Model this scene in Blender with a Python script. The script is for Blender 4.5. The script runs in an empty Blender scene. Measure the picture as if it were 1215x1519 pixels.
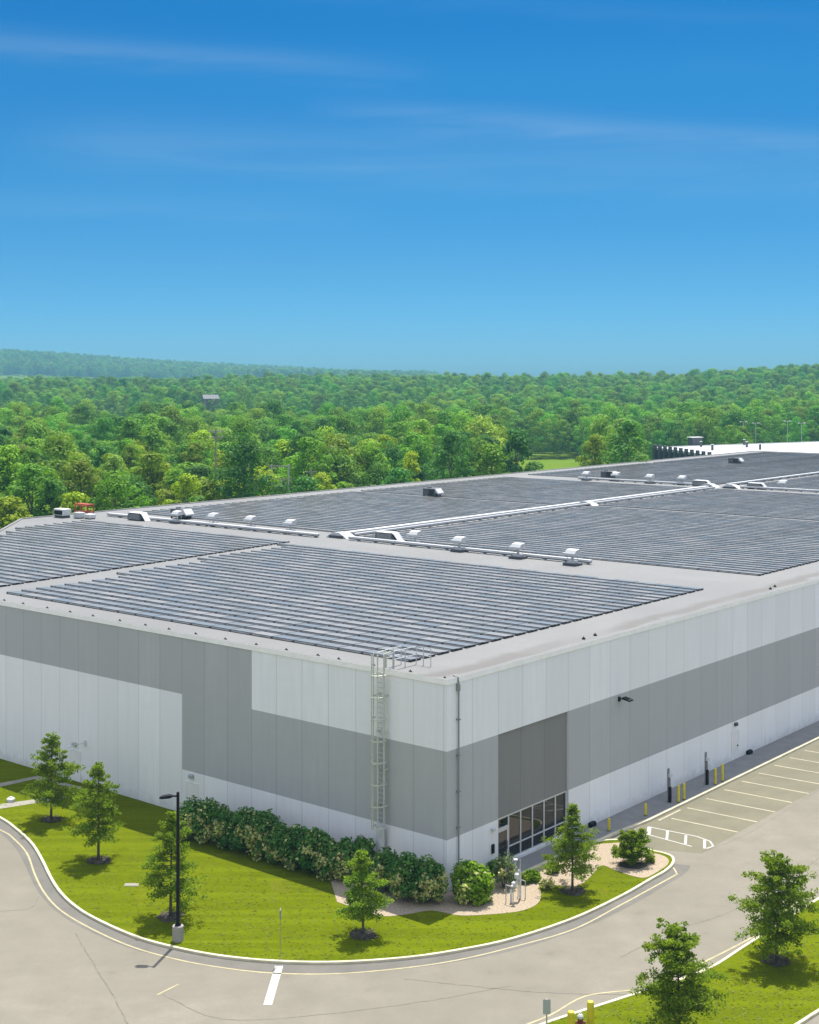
import bpy, math, random
from mathutils import Vector, Matrix, noise as mnoise
from mathutils.geometry import tessellate_polygon

scene = bpy.context.scene
COL = scene.collection
R = math.radians
rnd = random.Random(11)

# ------------------------------------------------------------------ camera geometry
F, HC, H0, CX = 2075.8, 30.0, 557.0, 607.5        # photo-pixel focal length, camera height, horizon row


def G(px, py, z=0.0):
    Y = F * (HC - z) / (py - H0)
    return ((px - CX) * Y / F, Y)


VX, VY = .6382, .7699                               # direction of the parking-side wall
UX, UY = -.7699, .6382                              # direction of the lawn-side wall
CORNER = G(663, 1326)
ANG = math.atan2(VY, VX)


def B(s, t, z=0.0):
    return Vector((CORNER[0] + VX * s + UX * t, CORNER[1] + VY * s + UY * t, z))


def toB(x, y):
    x -= CORNER[0]
    y -= CORNER[1]
    return x * VX + y * VY, x * UX + y * UY


def PX(x, y, z=0.0):
    return CX + F * x / y, H0 + F * (HC - z) / y


# ------------------------------------------------------------------ object helpers
class MB:
    def __init__(self):
        self.v, self.f, self.m = [], [], []

    def add(self, vs, fs, mi=0):
        o = len(self.v)
        self.v.extend(vs)
        self.f.extend([tuple(i + o for i in q) for q in fs])
        self.m.extend([mi] * len(fs))
        return self

    def box(self, x0, x1, y0, y1, z0, z1, mi=0):
        vs = [(x, y, z) for z in (z0, z1) for x, y in ((x0, y0), (x1, y0), (x1, y1), (x0, y1))]
        return self.add(vs, [(3, 2, 1, 0), (4, 5, 6, 7), (0, 1, 5, 4), (1, 2, 6, 5), (2, 3, 7, 6), (3, 0, 4, 7)], mi)

    def bbox(self, x0, x1, y0, y1, z0, z1, b=.03, mi=0):
        """box whose upper and vertical edges are chamfered by b"""
        def ring(i, z):
            return [(x0 + i + b, y0 + i, z), (x1 - i - b, y0 + i, z), (x1 - i, y0 + i + b, z), (x1 - i, y1 - i - b, z),
                    (x1 - i - b, y1 - i, z), (x0 + i + b, y1 - i, z), (x0 + i, y1 - i - b, z), (x0 + i, y0 + i + b, z)]
        return self.loft([ring(0, z0), ring(0, z1 - b), ring(b, z1)], True, True, mi)

    def loft(self, rings, cap0=True, cap1=True, mi=0):
        n = len(rings[0])
        vs = [p for r in rings for p in r]
        fs = []
        for k in range(len(rings) - 1):
            for i in range(n):
                j = (i + 1) % n
                fs.append((k * n + i, k * n + j, (k + 1) * n + j, (k + 1) * n + i))
        if cap0:
            fs.append(tuple(range(n - 1, -1, -1)))
        if cap1:
            fs.append(tuple(range((len(rings) - 1) * n, len(rings) * n)))
        return self.add(vs, fs, mi)

    def tube(self, pts, rad, n=8, mi=0):
        pts = [Vector(p) for p in pts]
        if not hasattr(rad, '__len__'):
            rad = [rad] * len(pts)
        rings = []
        for i, p in enumerate(pts):
            d = (pts[min(i + 1, len(pts) - 1)] - pts[max(i - 1, 0)]).normalized()
            a = Vector((0, 0, 1)) if abs(d.z) < .9 else Vector((1, 0, 0))
            e1 = d.cross(a).normalized()
            e2 = d.cross(e1)
            rings.append([tuple(p + (e1 * math.cos(2 * math.pi * k / n) + e2 * math.sin(2 * math.pi * k / n)) * rad[i]) for k in range(n)])
        return self.loft([r[::-1] for r in rings], True, True, mi)

    def poly(self, pts, z, mi=0):
        vs = [Vector((p[0], p[1], 0)) for p in pts]
        tris = tessellate_polygon([vs])
        out = []
        for t in tris:
            a, b, c = (vs[i] for i in t)
            out.append(tuple(t) if (b - a).cross(c - a).z > 0 else tuple(reversed(t)))
        return self.add([(p[0], p[1], z) for p in pts], out, mi)

    def ribbon(self, pts, w, z, mi=0):
        pts = [Vector((p[0], p[1], 0)) for p in pts]
        L, Rr = [], []
        for i, p in enumerate(pts):
            d = (pts[min(i + 1, len(pts) - 1)] - pts[max(i - 1, 0)]).normalized()
            n = Vector((-d.y, d.x, 0))
            L.append(p + n * w / 2)
            Rr.append(p - n * w / 2)
        vs = [(p.x, p.y, z) for p in L] + [(p.x, p.y, z) for p in Rr]
        k = len(pts)
        return self.add(vs, [(k + i, k + i + 1, i + 1, i) for i in range(k - 1)], mi)

    def sweep(self, pts, off0, off1, z0, z1, mi=0):
        """rectangular bar along a polyline, between two sideways offsets"""
        pts = [Vector((p[0], p[1], 0)) for p in pts]
        rings = []
        for i, p in enumerate(pts):
            d = (pts[min(i + 1, len(pts) - 1)] - pts[max(i - 1, 0)]).normalized()
            n = Vector((-d.y, d.x, 0))
            a, b = p + n * off0, p + n * off1
            m = (off1 - off0) * .12
            a2, b2 = p + n * (off0 + m), p + n * (off1 - m)
            rings.append([(a.x, a.y, z0), (b.x, b.y, z0), (b.x, b.y, z1 - .02), (b2.x, b2.y, z1), (a2.x, a2.y, z1), (a.x, a.y, z1 - .02)])
        return self.loft(rings, True, True, mi)

    def mesh(self, name, mats, smooth=False):
        me = bpy.data.meshes.new(name)
        me.from_pydata([tuple(p) for p in self.v], [], self.f)
        for m in (mats if isinstance(mats, (list, tuple)) else [mats]):
            me.materials.append(m)
        if any(self.m):
            me.polygons.foreach_set('material_index', self.m)
        if smooth:
            me.polygons.foreach_set('use_smooth', [True] * len(me.polygons))
        me.update()
        return me

    def build(self, name, mats, parent=None, loc=(0, 0, 0), rz=0, smooth=False):
        return link(name, self.mesh(name, mats, smooth), parent, loc, rz)


def link(name, me, parent=None, loc=(0, 0, 0), rz=0):
    o = bpy.data.objects.new(name, me)
    COL.objects.link(o)
    o.location = loc
    o.rotation_euler = (0, 0, rz)
    if parent:
        o.parent = parent
    return o


def tag(o, label=None, cat=None, group=None, kind=None):
    if label:
        o['label'] = label
    if cat:
        o['category'] = cat
    if group:
        o['group'] = group
    if kind:
        o['kind'] = kind
    return o


def empty(name, loc, rz=0):
    return link(name, None, None, loc, rz)


def copy_tree(o, parent=None):
    c = o.copy()
    COL.objects.link(c)
    if parent:
        c.parent = parent
    for ch in list(o.children):
        copy_tree(ch, c)
    return c


def ordinal(n):
    w = 'first second third fourth fifth sixth seventh eighth ninth tenth eleventh twelfth thirteenth fourteenth fifteenth sixteenth seventeenth eighteenth nineteenth'.split()
    if n <= 19:
        return w[n - 1]
    tens = {2: ('twenty', 'twentieth'), 3: ('thirty', 'thirtieth'), 4: ('forty', 'fortieth')}[n // 10]
    return tens[1] if n % 10 == 0 else tens[0] + '-' + w[n % 10 - 1]


def spline(pts, n=8):
    P = [Vector((p[0], p[1], 0)) for p in pts]
    P = [P[0] * 2 - P[1]] + P + [P[-1] * 2 - P[-2]]
    out = []
    for i in range(1, len(P) - 2):
        for k in range(n):
            t = k / n
            a, b, c, d = P[i - 1], P[i], P[i + 1], P[i + 2]
            out.append(.5 * ((2 * b) + (c - a) * t + (2 * a - 5 * b + 4 * c - d) * t * t + (3 * b - a - 3 * c + d) * t ** 3))
    out.append(P[-2])
    return [(p.x, p.y) for p in out]


# ------------------------------------------------------------------ materials
def new_mat(name):
    m = bpy.data.materials.new(name)
    m.use_nodes = True
    nt = m.node_tree
    return m, nt, nt.nodes['Principled BSDF']


def N(nt, typ, **kw):
    n = nt.nodes.new(typ)
    for k, v in kw.items():
        if k.startswith('i_'):
            n.inputs[k[2:].replace('_', ' ')].default_value = v
        else:
            setattr(n, k, v)
    return n


def mix(nt, fac, a, b, blend='MIX'):
    n = nt.nodes.new('ShaderNodeMix')
    n.data_type = 'RGBA'
    n.blend_type = blend
    for sock, val in ((0, fac), (6, a), (7, b)):
        if hasattr(val, 'is_linked') or hasattr(val, 'links'):
            nt.links.new(val, n.inputs[sock])
        else:
            n.inputs[sock].default_value = val if sock == 0 else (tuple(val) + (1,))[:4]
    return n.outputs[2]


def ramp(nt, src, p0, p1, c0=0., c1=1.):
    n = nt.nodes.new('ShaderNodeMapRange')
    nt.links.new(src, n.inputs[0])
    for i, v in ((1, p0), (2, p1), (3, c0), (4, c1)):
        n.inputs[i].default_value = v
    return n.outputs[0]


def noise_out(nt, scale, coord=None, detail=4, rough=.55, dist=0):
    n = nt.nodes.new('ShaderNodeTexNoise')
    n.inputs['Scale'].default_value = scale
    n.inputs['Detail'].default_value = detail
    n.inputs['Roughness'].default_value = rough
    n.inputs['Distortion'].default_value = dist
    if coord is not None:
        nt.links.new(coord, n.inputs['Vector'])
    return n.outputs['Fac']


def simple(name, c, rough=.6, metal=0., var=.12, scale=3., spec=.4, bump=0.):
    m, nt, b = new_mat(name)
    geo = N(nt, 'ShaderNodeTexCoord')
    f = noise_out(nt, scale, geo.outputs['Object'])
    f = ramp(nt, f, .3, .7)
    lo = tuple(x * (1 - var) for x in c)
    hi = tuple(min(1, x * (1 + var)) for x in c)
    nt.links.new(mix(nt, f, lo, hi), b.inputs['Base Color'])
    b.inputs['Roughness'].default_value = rough
    b.inputs['Metallic'].default_value = metal
    b.inputs['Specular IOR Level'].default_value = spec
    if bump:
        bp = N(nt, 'ShaderNodeBump', i_Strength=bump, i_Distance=.02)
        nt.links.new(f, bp.inputs['Height'])
        nt.links.new(bp.outputs[0], b.inputs['Normal'])
    return m


def wall_mat(name, c, axis, spacing, off, var=.085):
    """painted concrete panels: vertical joints every `spacing`, faint streaks and mottling"""
    m, nt, b = new_mat(name)
    tc = N(nt, 'ShaderNodeTexCoord')
    sep = N(nt, 'ShaderNodeSeparateXYZ')
    nt.links.new(tc.outputs['Object'], sep.inputs[0])
    co = sep.outputs[axis]

    def joints(sp, of, w):
        a = N(nt, 'ShaderNodeMath', operation='ADD')
        nt.links.new(co, a.inputs[0])
        a.inputs[1].default_value = -of + sp * 200.5
        md = N(nt, 'ShaderNodeMath', operation='MODULO')
        nt.links.new(a.outputs[0], md.inputs[0])
        md.inputs[1].default_value = sp
        sb = N(nt, 'ShaderNodeMath', operation='SUBTRACT')
        nt.links.new(md.outputs[0], sb.inputs[0])
        sb.inputs[1].default_value = sp / 2
        ab = N(nt, 'ShaderNodeMath', operation='ABSOLUTE')
        nt.links.new(sb.outputs[0], ab.inputs[0])
        return ramp(nt, ab.outputs[0], w * .5, w, 1, 0)
    j = joints(spacing, off, .04)
    # every panel a slightly different batch of paint
    fl = N(nt, 'ShaderNodeMath', operation='FLOOR')
    dv = N(nt, 'ShaderNodeMath', operation='DIVIDE')
    ad = N(nt, 'ShaderNodeMath', operation='SUBTRACT')
    nt.links.new(co, ad.inputs[0])
    ad.inputs[1].default_value = off
    nt.links.new(ad.outputs[0], dv.inputs[0])
    dv.inputs[1].default_value = spacing
    nt.links.new(dv.outputs[0], fl.inputs[0])
    wn = N(nt, 'ShaderNodeTexWhiteNoise', noise_dimensions='1D')
    nt.links.new(fl.outputs[0], wn.inputs['W'])
    mp = N(nt, 'ShaderNodeMapping')
    mp.inputs['Scale'].default_value = (1, 1, .09)
    nt.links.new(tc.outputs['Object'], mp.inputs[0])
    st = ramp(nt, noise_out(nt, 2.2, mp.outputs[0], 6, .65), .25, .75)
    mo = ramp(nt, noise_out(nt, .35, tc.outputs['Object'], 5), .3, .7)
    col = mix(nt, st, tuple(x * (1 - var) for x in c), tuple(x * (1 + var) for x in c))
    col = mix(nt, ramp(nt, mo, 0, 1, 0, .5), col, tuple(x * .93 for x in c))
    col = mix(nt, ramp(nt, wn.outputs[0], 0, 1, 0, .75), col, tuple(x * .87 for x in c))
    mp3 = N(nt, 'ShaderNodeMapping')
    mp3.inputs['Scale'].default_value = (1, 1, .035)
    nt.links.new(tc.outputs['Object'], mp3.inputs[0])
    drip = ramp(nt, noise_out(nt, 1.1, mp3.outputs[0], 8, .75), .56, .78, 0, .42)
    col = mix(nt, drip, col, tuple(x * .72 for x in c))
    # dirt splashed up from the ground
    dn = N(nt, 'ShaderNodeMath', operation='ADD')
    nt.links.new(sep.outputs[2], dn.inputs[0])
    nt.links.new(ramp(nt, noise_out(nt, 1.5, tc.outputs['Object'], 4), .3, .7, -.35, .35), dn.inputs[1])
    col = mix(nt, ramp(nt, dn.outputs[0], .1, .8, .35, 0), col, (.30, .27, .21))
    # horizontal board texture
    mp2 = N(nt, 'ShaderNodeMapping')
    mp2.inputs['Scale'].default_value = (.05, .05, 1)
    nt.links.new(tc.outputs['Object'], mp2.inputs[0])
    hb = ramp(nt, noise_out(nt, 5, mp2.outputs[0], 3), .3, .7, 0, .25)
    col = mix(nt, hb, col, tuple(x * .88 for x in c))
    col = mix(nt, j, col, tuple(x * .74 for x in c))
    nt.links.new(col, b.inputs['Base Color'])
    b.inputs['Roughness'].default_value = .85
    b.inputs['Specular IOR Level'].default_value = .2
    return m


def foliage(name, c, c2, var_scale=.5, trans=.35, hue_obj=.0, val_obj=.0, use_color=False, objname=None):
    m, nt, b = new_mat(name)
    geo = N(nt, 'ShaderNodeNewGeometry')
    oi = N(nt, 'ShaderNodeObjectInfo')
    f = ramp(nt, noise_out(nt, var_scale, geo.outputs['Position'], 3), .32, .68)
    col = mix(nt, f, c, c2)
    if use_color:
        tint = mix(nt, f, (.8, .8, .8), (1.25, 1.25, 1.15))
        col = mix(nt, 1.0, oi.outputs['Color'], tint, 'MULTIPLY')
    isl = ramp(nt, geo.outputs['Random Per Island'], 0, 1, .72, 1.28)
    hsv = N(nt, 'ShaderNodeHueSaturation')
    nt.links.new(col, hsv.inputs['Color'])
    if hue_obj or val_obj:
        h = ramp(nt, oi.outputs['Random'], 0, 1, .5 - hue_obj, .5 + hue_obj)
        nt.links.new(h, hsv.inputs['Hue'])
        w2 = N(nt, 'ShaderNodeTexWhiteNoise', noise_dimensions='1D')
        nt.links.new(oi.outputs['Random'], w2.inputs['W'])
        vv = ramp(nt, w2.outputs[0], 0, 1, 1 - val_obj, 1 + val_obj)
        mm = N(nt, 'ShaderNodeMath', operation='MULTIPLY')
        nt.links.new(vv, mm.inputs[0])
        nt.links.new(isl, mm.inputs[1])
        isl = mm.outputs[0]
    nt.links.new(isl, hsv.inputs['Value'])
    b.inputs['Roughness'].default_value = .6
    b.inputs['Specular IOR Level'].default_value = .12
    nt.links.new(hsv.outputs[0], b.inputs['Base Color'])
    tr = N(nt, 'ShaderNodeBsdfTranslucent')
    tc = mix(nt, 1.0, hsv.outputs[0], (1.08, 1.2, .4), 'MULTIPLY')
    nt.links.new(tc, tr.inputs[0])
    ms = N(nt, 'ShaderNodeMixShader')
    ms.inputs[0].default_value = trans
    nt.links.new(b.outputs[0], ms.inputs[1])
    nt.links.new(tr.outputs[0], ms.inputs[2])
    nt.links.new(ms.outputs[0], nt.nodes['Material Output'].inputs[0])
    return m


def asphalt_mat(name, c, c2, joints=True):
    m, nt, b = new_mat(name)
    tc = N(nt, 'ShaderNodeTexCoord')
    P = tc.outputs['Object']
    big = ramp(nt, noise_out(nt, .07, P, 6, .6, .6), .38, .62)
    mid = ramp(nt, noise_out(nt, .45, P, 6, .65), .35, .7)
    fine = ramp(nt, noise_out(nt, 7, P, 5, .85), .25, .75)
    col = mix(nt, big, c, c2)
    col = mix(nt, ramp(nt, mid, 0, 1, 0, .9), col, tuple(x * .66 for x in c))
    col = mix(nt, ramp(nt, fine, 0, 1, .0, .75), col, tuple(x * .66 for x in c))
    # tyre polish: long soft streaks
    mp = N(nt, 'ShaderNodeMapping')
    mp.inputs['Rotation'].default_value = (0, 0, -ANG)
    mp.inputs['Scale'].default_value = (.05, .8, 1)
    nt.links.new(P, mp.inputs[0])
    st = ramp(nt, noise_out(nt, .8, mp.outputs[0], 4), .45, .72, 0, .42)
    col = mix(nt, st, col, tuple(x * .78 for x in c))
    # oil spots
    sp = ramp(nt, noise_out(nt, .9, P, 2, .5), .68, .76, 0, .3)
    col = mix(nt, sp, col, tuple(x * .55 for x in c))
    nt.links.new(col, b.inputs['Base Color'])
    b.inputs['Roughness'].default_value = .9
    b.inputs['Specular IOR Level'].default_value = .25
    bp = N(nt, 'ShaderNodeBump', i_Strength=.25, i_Distance=.01)
    nt.links.new(fine, bp.inputs['Height'])
    nt.links.new(bp.outputs[0], b.inputs['Normal'])
    return m


def grass_mat(name, c, c2, dry):
    m, nt, b = new_mat(name)
    tc = N(nt, 'ShaderNodeTexCoord')
    P = tc.outputs['Object']
    big = ramp(nt, noise_out(nt, .12, P, 5, .6), .35, .65)
    mid = ramp(nt, noise_out(nt, .9, P, 6, .7), .35, .68)
    fine = ramp(nt, noise_out(nt, 7, P, 4, .75), .3, .7)
    col = mix(nt, big, c, c2)
    col = mix(nt, ramp(nt, mid, 0, 1, 0, .35), col, tuple(x * .72 for x in c))
    col = mix(nt, ramp(nt, fine, 0, 1, 0, .4), col, tuple(x * .7 for x in c))
    dr = ramp(nt, noise_out(nt, .3, P, 6, .75), .58, .75, 0, .5)
    col = mix(nt, dr, col, dry)
    mp = N(nt, 'ShaderNodeMapping')
    mp.inputs['Rotation'].default_value = (0, 0, -ANG + .25)
    mp.inputs['Scale'].default_value = (.08, 1.2, 1)
    nt.links.new(P, mp.inputs[0])
    mow = ramp(nt, noise_out(nt, .9, mp.outputs[0], 2), .45, .6, 0, .4)
    col = mix(nt, mow, col, tuple(x * 1.25 for x in c2))
    nt.links.new(col, b.inputs['Base Color'])
    b.inputs['Roughness'].default_value = .9
    b.inputs['Specular IOR Level'].default_value = .0
    bp = N(nt, 'ShaderNodeBump', i_Strength=.25, i_Distance=.04)
    nt.links.new(fine, bp.inputs['Height'])
    nt.links.new(bp.outputs[0], b.inputs['Normal'])
    return m


WALL_L = (.785, .785, .785)
WALL_M = (.415, .42, .415)
WALL_D = (.232, .228, .216)
FW = dict(axis=1, spacing=2.28, off=16.2)
SW = dict(axis=0, spacing=2.57, off=5.05)
M = {
    'fl': wall_mat('painted_panel_light', WALL_L, **FW), 'fm': wall_mat('painted_panel_grey', WALL_M, **FW),
    'sl': wall_mat('painted_panel_light_side', WALL_L, **SW), 'sm': wall_mat('painted_panel_grey_side', WALL_M, **SW),
    'sd': wall_mat('painted_panel_taupe', WALL_D, **SW),
    'coping': simple('pale_metal_coping', (0.328, 0.328, 0.312), .5, 0, .06, 1.5),
    'postgrey': simple('grey_post_paint', (.17, .18, .19), .5, 0, .1),
    'pipe': simple('grey_pipe_paint', (.2, .215, .205), .5, 0, .1),
    'fascia': simple('white_metal_fascia', (.84, .82, .78), .5, 0, .05, 1.5),
    'doorp': simple('white_door_paint', (.70, .69, .67), .5, 0, .04, 1.5),
    'black': simple('black_metal', (.006, .006, .007), .6, 0, .2, 3, .2),
    'dgrey': simple('dark_grey_metal', (.06, .062, .066), .5, 0, .2),
    'deflector': simple('wind_deflector_sheet', (.385, .385, .38), .55, .1, .2, 1.5),
    'ladder': simple('pale_galvanised_ladder', (.49, .50, .42), .5, .1, .12, 6),
    'galv': simple('galvanised_steel', (.42, .44, .43), .45, .3, .15, 6),
    'alu': simple('aluminium_frame', (.55, .56, .57), .4, .3, .05),
    'white': simple('white_painted_metal', (.47, .475, .475), .45, 0, .06, 2),
    'offwhite': simple('weathered_white_metal', (.55, .56, .55), .55, 0, .14, 2),
    'unit': simple('grey_unit_casing', (.075, .078, .082), .5, 0, .15, 2),
    'concrete': simple('pale_concrete', (0.281, 0.269, 0.242), .85, 0, .12, 2.5, .2, .2),
    'kerb': simple('kerb_concrete', (.52, .48, .34), .85, 0, .15, 1.2, .2, .2),
    'walk': simple('grey_sidewalk', (.22, .215, .205), .85, 0, .12, .8, .2, .2),
    'path': simple('path_concrete', (0.257, 0.242, 0.195), .85, 0, .12, .8, .2, .2),
    'yellow': simple('yellow_paint', (.55, .47, .02), .5, 0, .1, 3),
    'paintw': simple('white_road_paint', (0.390, 0.382, 0.351), .7, 0, .12, 4),
    'painty': simple('faded_yellow_road_paint', (0.335, 0.292, 0.164), .7, 0, .2, 1.5),
    'paintp': simple('faded_stall_paint', (0.328, 0.296, 0.203), .7, 0, .2, 1.5),
    'crack': simple('crack_sealant', (.125, .115, .092), .8, 0, .3, 3),
    'gravel': simple('tan_gravel', (.315, .255, .185), .95, 0, .3, 9, .1, .8),
    'mulch': simple('brown_mulch', (.085, .075, .06), .95, 0, .4, 9, .1, .9),
    'bark': simple('grey_bark', (.10, .085, .07), .9, 0, .3, 12, .1, .5),
    'wood': simple('weathered_pole_wood', (.26, .24, .21), .85, 0, .2, 5, .1),
    'red': simple('rust_red_paint', (.36, .07, .03), .6, 0, .2, 3),
    'hydrant': simple('dark_red_hydrant_paint', (.16, .03, .025), .5, 0, .15, 4),
    'lens': simple('lamp_lens', (.8, .82, .8), .2, 0, .02),
    'bloom': simple('cream_blossom', (.62, .56, .36), .8, 0, .2, 2),
    'sign': simple('sign_back_aluminium', (.33, .37, .36), .5, .2, .08),
    'shingle': simple('grey_shingles', (.15, .15, .155), .85, 0, .15, 3),
    'siding': simple('pale_siding', (.17, .17, .165), .8, 0, .06, 1),
    'asphalt': asphalt_mat('sun_bleached_asphalt', (.230, .210, .165), (.178, .164, .130)),
    'shoulder': asphalt_mat('grey_asphalt_strip', (.158, .150, .132), (.178, .166, .143)),
    'stall': asphalt_mat('tan_parking_asphalt', (.188, .174, .118), (.160, .150, .106)),
    'grass': grass_mat('mown_grass', (.086, .114, .0034), (.108, .134, .004), (.16, .14, .025)),
    'meadow': grass_mat('meadow_grass', (0.085, 0.152, 0.014), (0.123, 0.180, 0.019), (0.152, 0.162, 0.038)),
}


def roof_mat():
    m, nt, b = new_mat('roof_membrane')
    tc = N(nt, 'ShaderNodeTexCoord')
    P = tc.outputs['Object']
    big = ramp(nt, noise_out(nt, .12, P, 6, .6, .4), .35, .65)
    fine = ramp(nt, noise_out(nt, 2.5, P, 5, .7), .3, .7)
    col = mix(nt, big, (.150, .151, .146), (.124, .125, .123))
    col = mix(nt, ramp(nt, fine, 0, 1, 0, .3), col, (.106, .106, .103))
    # ponding stain band running along the parking-side edge
    sep = N(nt, 'ShaderNodeSeparateXYZ')
    nt.links.new(P, sep.inputs[0])
    wob = ramp(nt, noise_out(nt, .22, P, 3), .3, .7, -.5, .5)
    ad = N(nt, 'ShaderNodeMath', operation='ADD')
    nt.links.new(sep.outputs[1], ad.inputs[0])
    nt.links.new(wob, ad.inputs[1])
    band1 = ramp(nt, ad.outputs[0], .5, 1.0)
    band2 = ramp(nt, ad.outputs[0], 1.7, 2.4, 1, 0)
    patch = ramp(nt, noise_out(nt, .07, P, 2), .36, .5, 0, .8)
    for k in (band2, patch):
        mm = N(nt, 'ShaderNodeMath', operation='MULTIPLY')
        nt.links.new(band1, mm.inputs[0])
        nt.links.new(k, mm.inputs[1])
        band1 = mm.outputs[0]
    col = mix(nt, band1, col, (.085, .079, .069))
    # sheet seams
    md = N(nt, 'ShaderNodeMath', operation='MODULO')
    nt.links.new(sep.outputs[0], md.inputs[0])
    md.inputs[1].default_value = 3.0
    seam = ramp(nt, md.outputs[0], 0, .06, .25, 0)
    col = mix(nt, seam, col, (.13, .13, .126))
    nt.links.new(col, b.inputs['Base Color'])
    b.inputs['Roughness'].default_value = .7
    return m


def glass_panel_mat():
    m, nt, b = new_mat('solar_glass')
    oi = N(nt, 'ShaderNodeObjectInfo')
    geo = N(nt, 'ShaderNodeNewGeometry')
    ad = N(nt, 'ShaderNodeMath', operation='ADD')
    nt.links.new(geo.outputs['Random Per Island'], ad.inputs[0])
    nt.links.new(oi.outputs['Random'], ad.inputs[1])
    wn = N(nt, 'ShaderNodeTexWhiteNoise', noise_dimensions='1D')
    nt.links.new(ad.outputs[0], wn.inputs['W'])
    nt.links.new(mix(nt, wn.outputs[0], (.165, .162, .154), (.20, .196, .187)), b.inputs['Base Color'])
    nt.links.new(ramp(nt, wn.outputs[0], 0, 1, .2, .38), b.inputs['Roughness'])
    b.inputs['Specular IOR Level'].default_value = .25
    return m


def pane_mat():
    m, nt, b = new_mat('dark_window_glass')
    b.inputs['Base Color'].default_value = (.012, .013, .015, 1)
    b.inputs['Roughness'].default_value = .03
    b.inputs['Specular IOR Level'].default_value = .6
    return m


M['roof'] = roof_mat()
M['solar'] = glass_panel_mat()
M['pane'] = pane_mat()

# ------------------------------------------------------------------ ground, roads, lawns
def hgt(x, y):
    d = math.hypot(x, y)
    def sm(a, b, t):
        t = max(0., min(1., (t - a) / (b - a)))
        return t * t * (3 - 2 * t)
    px = CX + F * x / max(y, 1)
    n = mnoise.noise(Vector((x / 260, y / 260, 3.1)))
    z = sm(650, 1250, d) * (8.5 + 4.0 * sm(150, 420, px) + 4.0 * n)
    z += sm(850, 1500, d) * 11 * sm(980, 1180, px)
    n2 = mnoise.noise(Vector((x / 900, y / 900, 7.7)))
    left = sm(620, -150, px)
    z += sm(2500, 3900, d) * (left * 70 + 7 * n2 + 4)
    z -= sm(1350, 1900, d) * (1 - sm(2300, 3000, d)) * 6
    return z


g = MB()
rs = [3, 60, 140, 240, 350, 450, 550, 650, 750, 850, 950, 1050, 1150, 1250, 1350, 1450, 1550, 1700, 1900, 2200, 2500, 2750, 3000, 3200, 3400, 3600, 3800, 4000, 4200, 4500]
na = 120
vs = [(0, 0, -.08)]
for r in rs:
    for k in range(na):
        a = 2 * math.pi * k / na
        # denser angular steps in the forward direction
        a = math.pi / 2 + (a - math.pi) * (.35 + .65 * abs((a - math.pi) / math.pi))
        x, y = r * math.cos(a), r * math.sin(a)
        vs.append((x, y, hgt(x, y) - .08))
fs = [(0, 1 + k, 1 + (k + 1) % na) for k in range(na)]
for i in range(len(rs) - 1):
    for k in range(na):
        a, b_ = 1 + i * na + k, 1 + i * na + (k + 1) % na
        fs.append((a, a + na, b_ + na, b_))
g.add(vs, fs)
ground = g.build('ground', M['meadow'], smooth=True)
tag(ground, kind='structure', label='green meadow and forest floor spreading out to the hazy hills')

rd = MB().poly([(-190, -60), (170, -60), (230, 280), B(150, -.02)[:2], B(-.02, -.02)[:2], B(-.02, 58.5)[:2], (-70, 150), (-190, 150)], 0.0)
road = rd.build('road', M['asphalt'])
tag(road, kind='structure', label='sun-bleached asphalt drive curving round the warehouse lawn')

ZL = .10
kerb_px = [(-330, 1062), (-200, 1113), (-80, 1168), (0, 1211), (25, 1228), (48, 1249), (63, 1272), (78, 1302), (92, 1323), (112, 1342), (142, 1361), (200, 1387), (260, 1404), (330, 1417),
           (410, 1424.5), (500, 1426), (600, 1419.5), (680, 1408), (760, 1391), (850, 1361), (920, 1328), (962, 1304), (985, 1291), (996, 1280), (995, 1271), (983, 1266), (971, 1263.5)]
kerb = spline([G(*p, ZL) for p in kerb_px], 7)
back_kerb = spline([G(971, 1263.5, ZL), G(940, 1254, ZL), G(918, 1247, ZL), G(900, 1247, ZL), G(886, 1250, ZL)], 5)
end_pts = [B(12.6, -2.1)[:2], B(12.6, -.02)[:2], B(0, -.02)[:2], B(-.02, 0)[:2], B(-.02, 58.5)[:2], B(12, 70.5)[:2], B(28, 130)[:2]]
lawn = MB().poly(kerb + back_kerb[1:] + end_pts, ZL).build('lawn', M['grass'])
tag(lawn, kind='structure', label='mown green lawn between the curved kerb and the warehouse wall')
kb = MB().sweep(kerb + back_kerb[1:], -.17, .0, -.05, .14).build('kerb', M['kerb'])
tag(kb, kind='structure', label='pale concrete kerb curving round the front lawn')

# lower right lawn
k2 = spline([G(*p, ZL) for p in [(700, 1556), (770, 1531), (815, 1514), (870, 1496), (960, 1467), (1045, 1438), (1110, 1398), (1215, 1331), (1330, 1262), (1500, 1165)]], 6)
k3 = spline([G(*p, ZL) for p in [(1700, 1230), (1500, 1335), (1330, 1430), (1215, 1501), (1190, 1517), (1120, 1560), (1000, 1620), (850, 1625), (730, 1592), (700, 1556)]], 6)
lawn2 = MB().poly(k2 + k3[:-1], ZL).build('lawn', M['grass'])
tag(lawn2, kind='structure', label='corner lawn across the drive with two young trees')
kb2 = MB().sweep(k2, -.17, 0, -.05, .14).sweep(k3, -.17, 0, -.05, .14).build('kerb', M['kerb'])
tag(kb2, kind='structure', label='pale kerb round the corner lawn across the drive')

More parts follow.
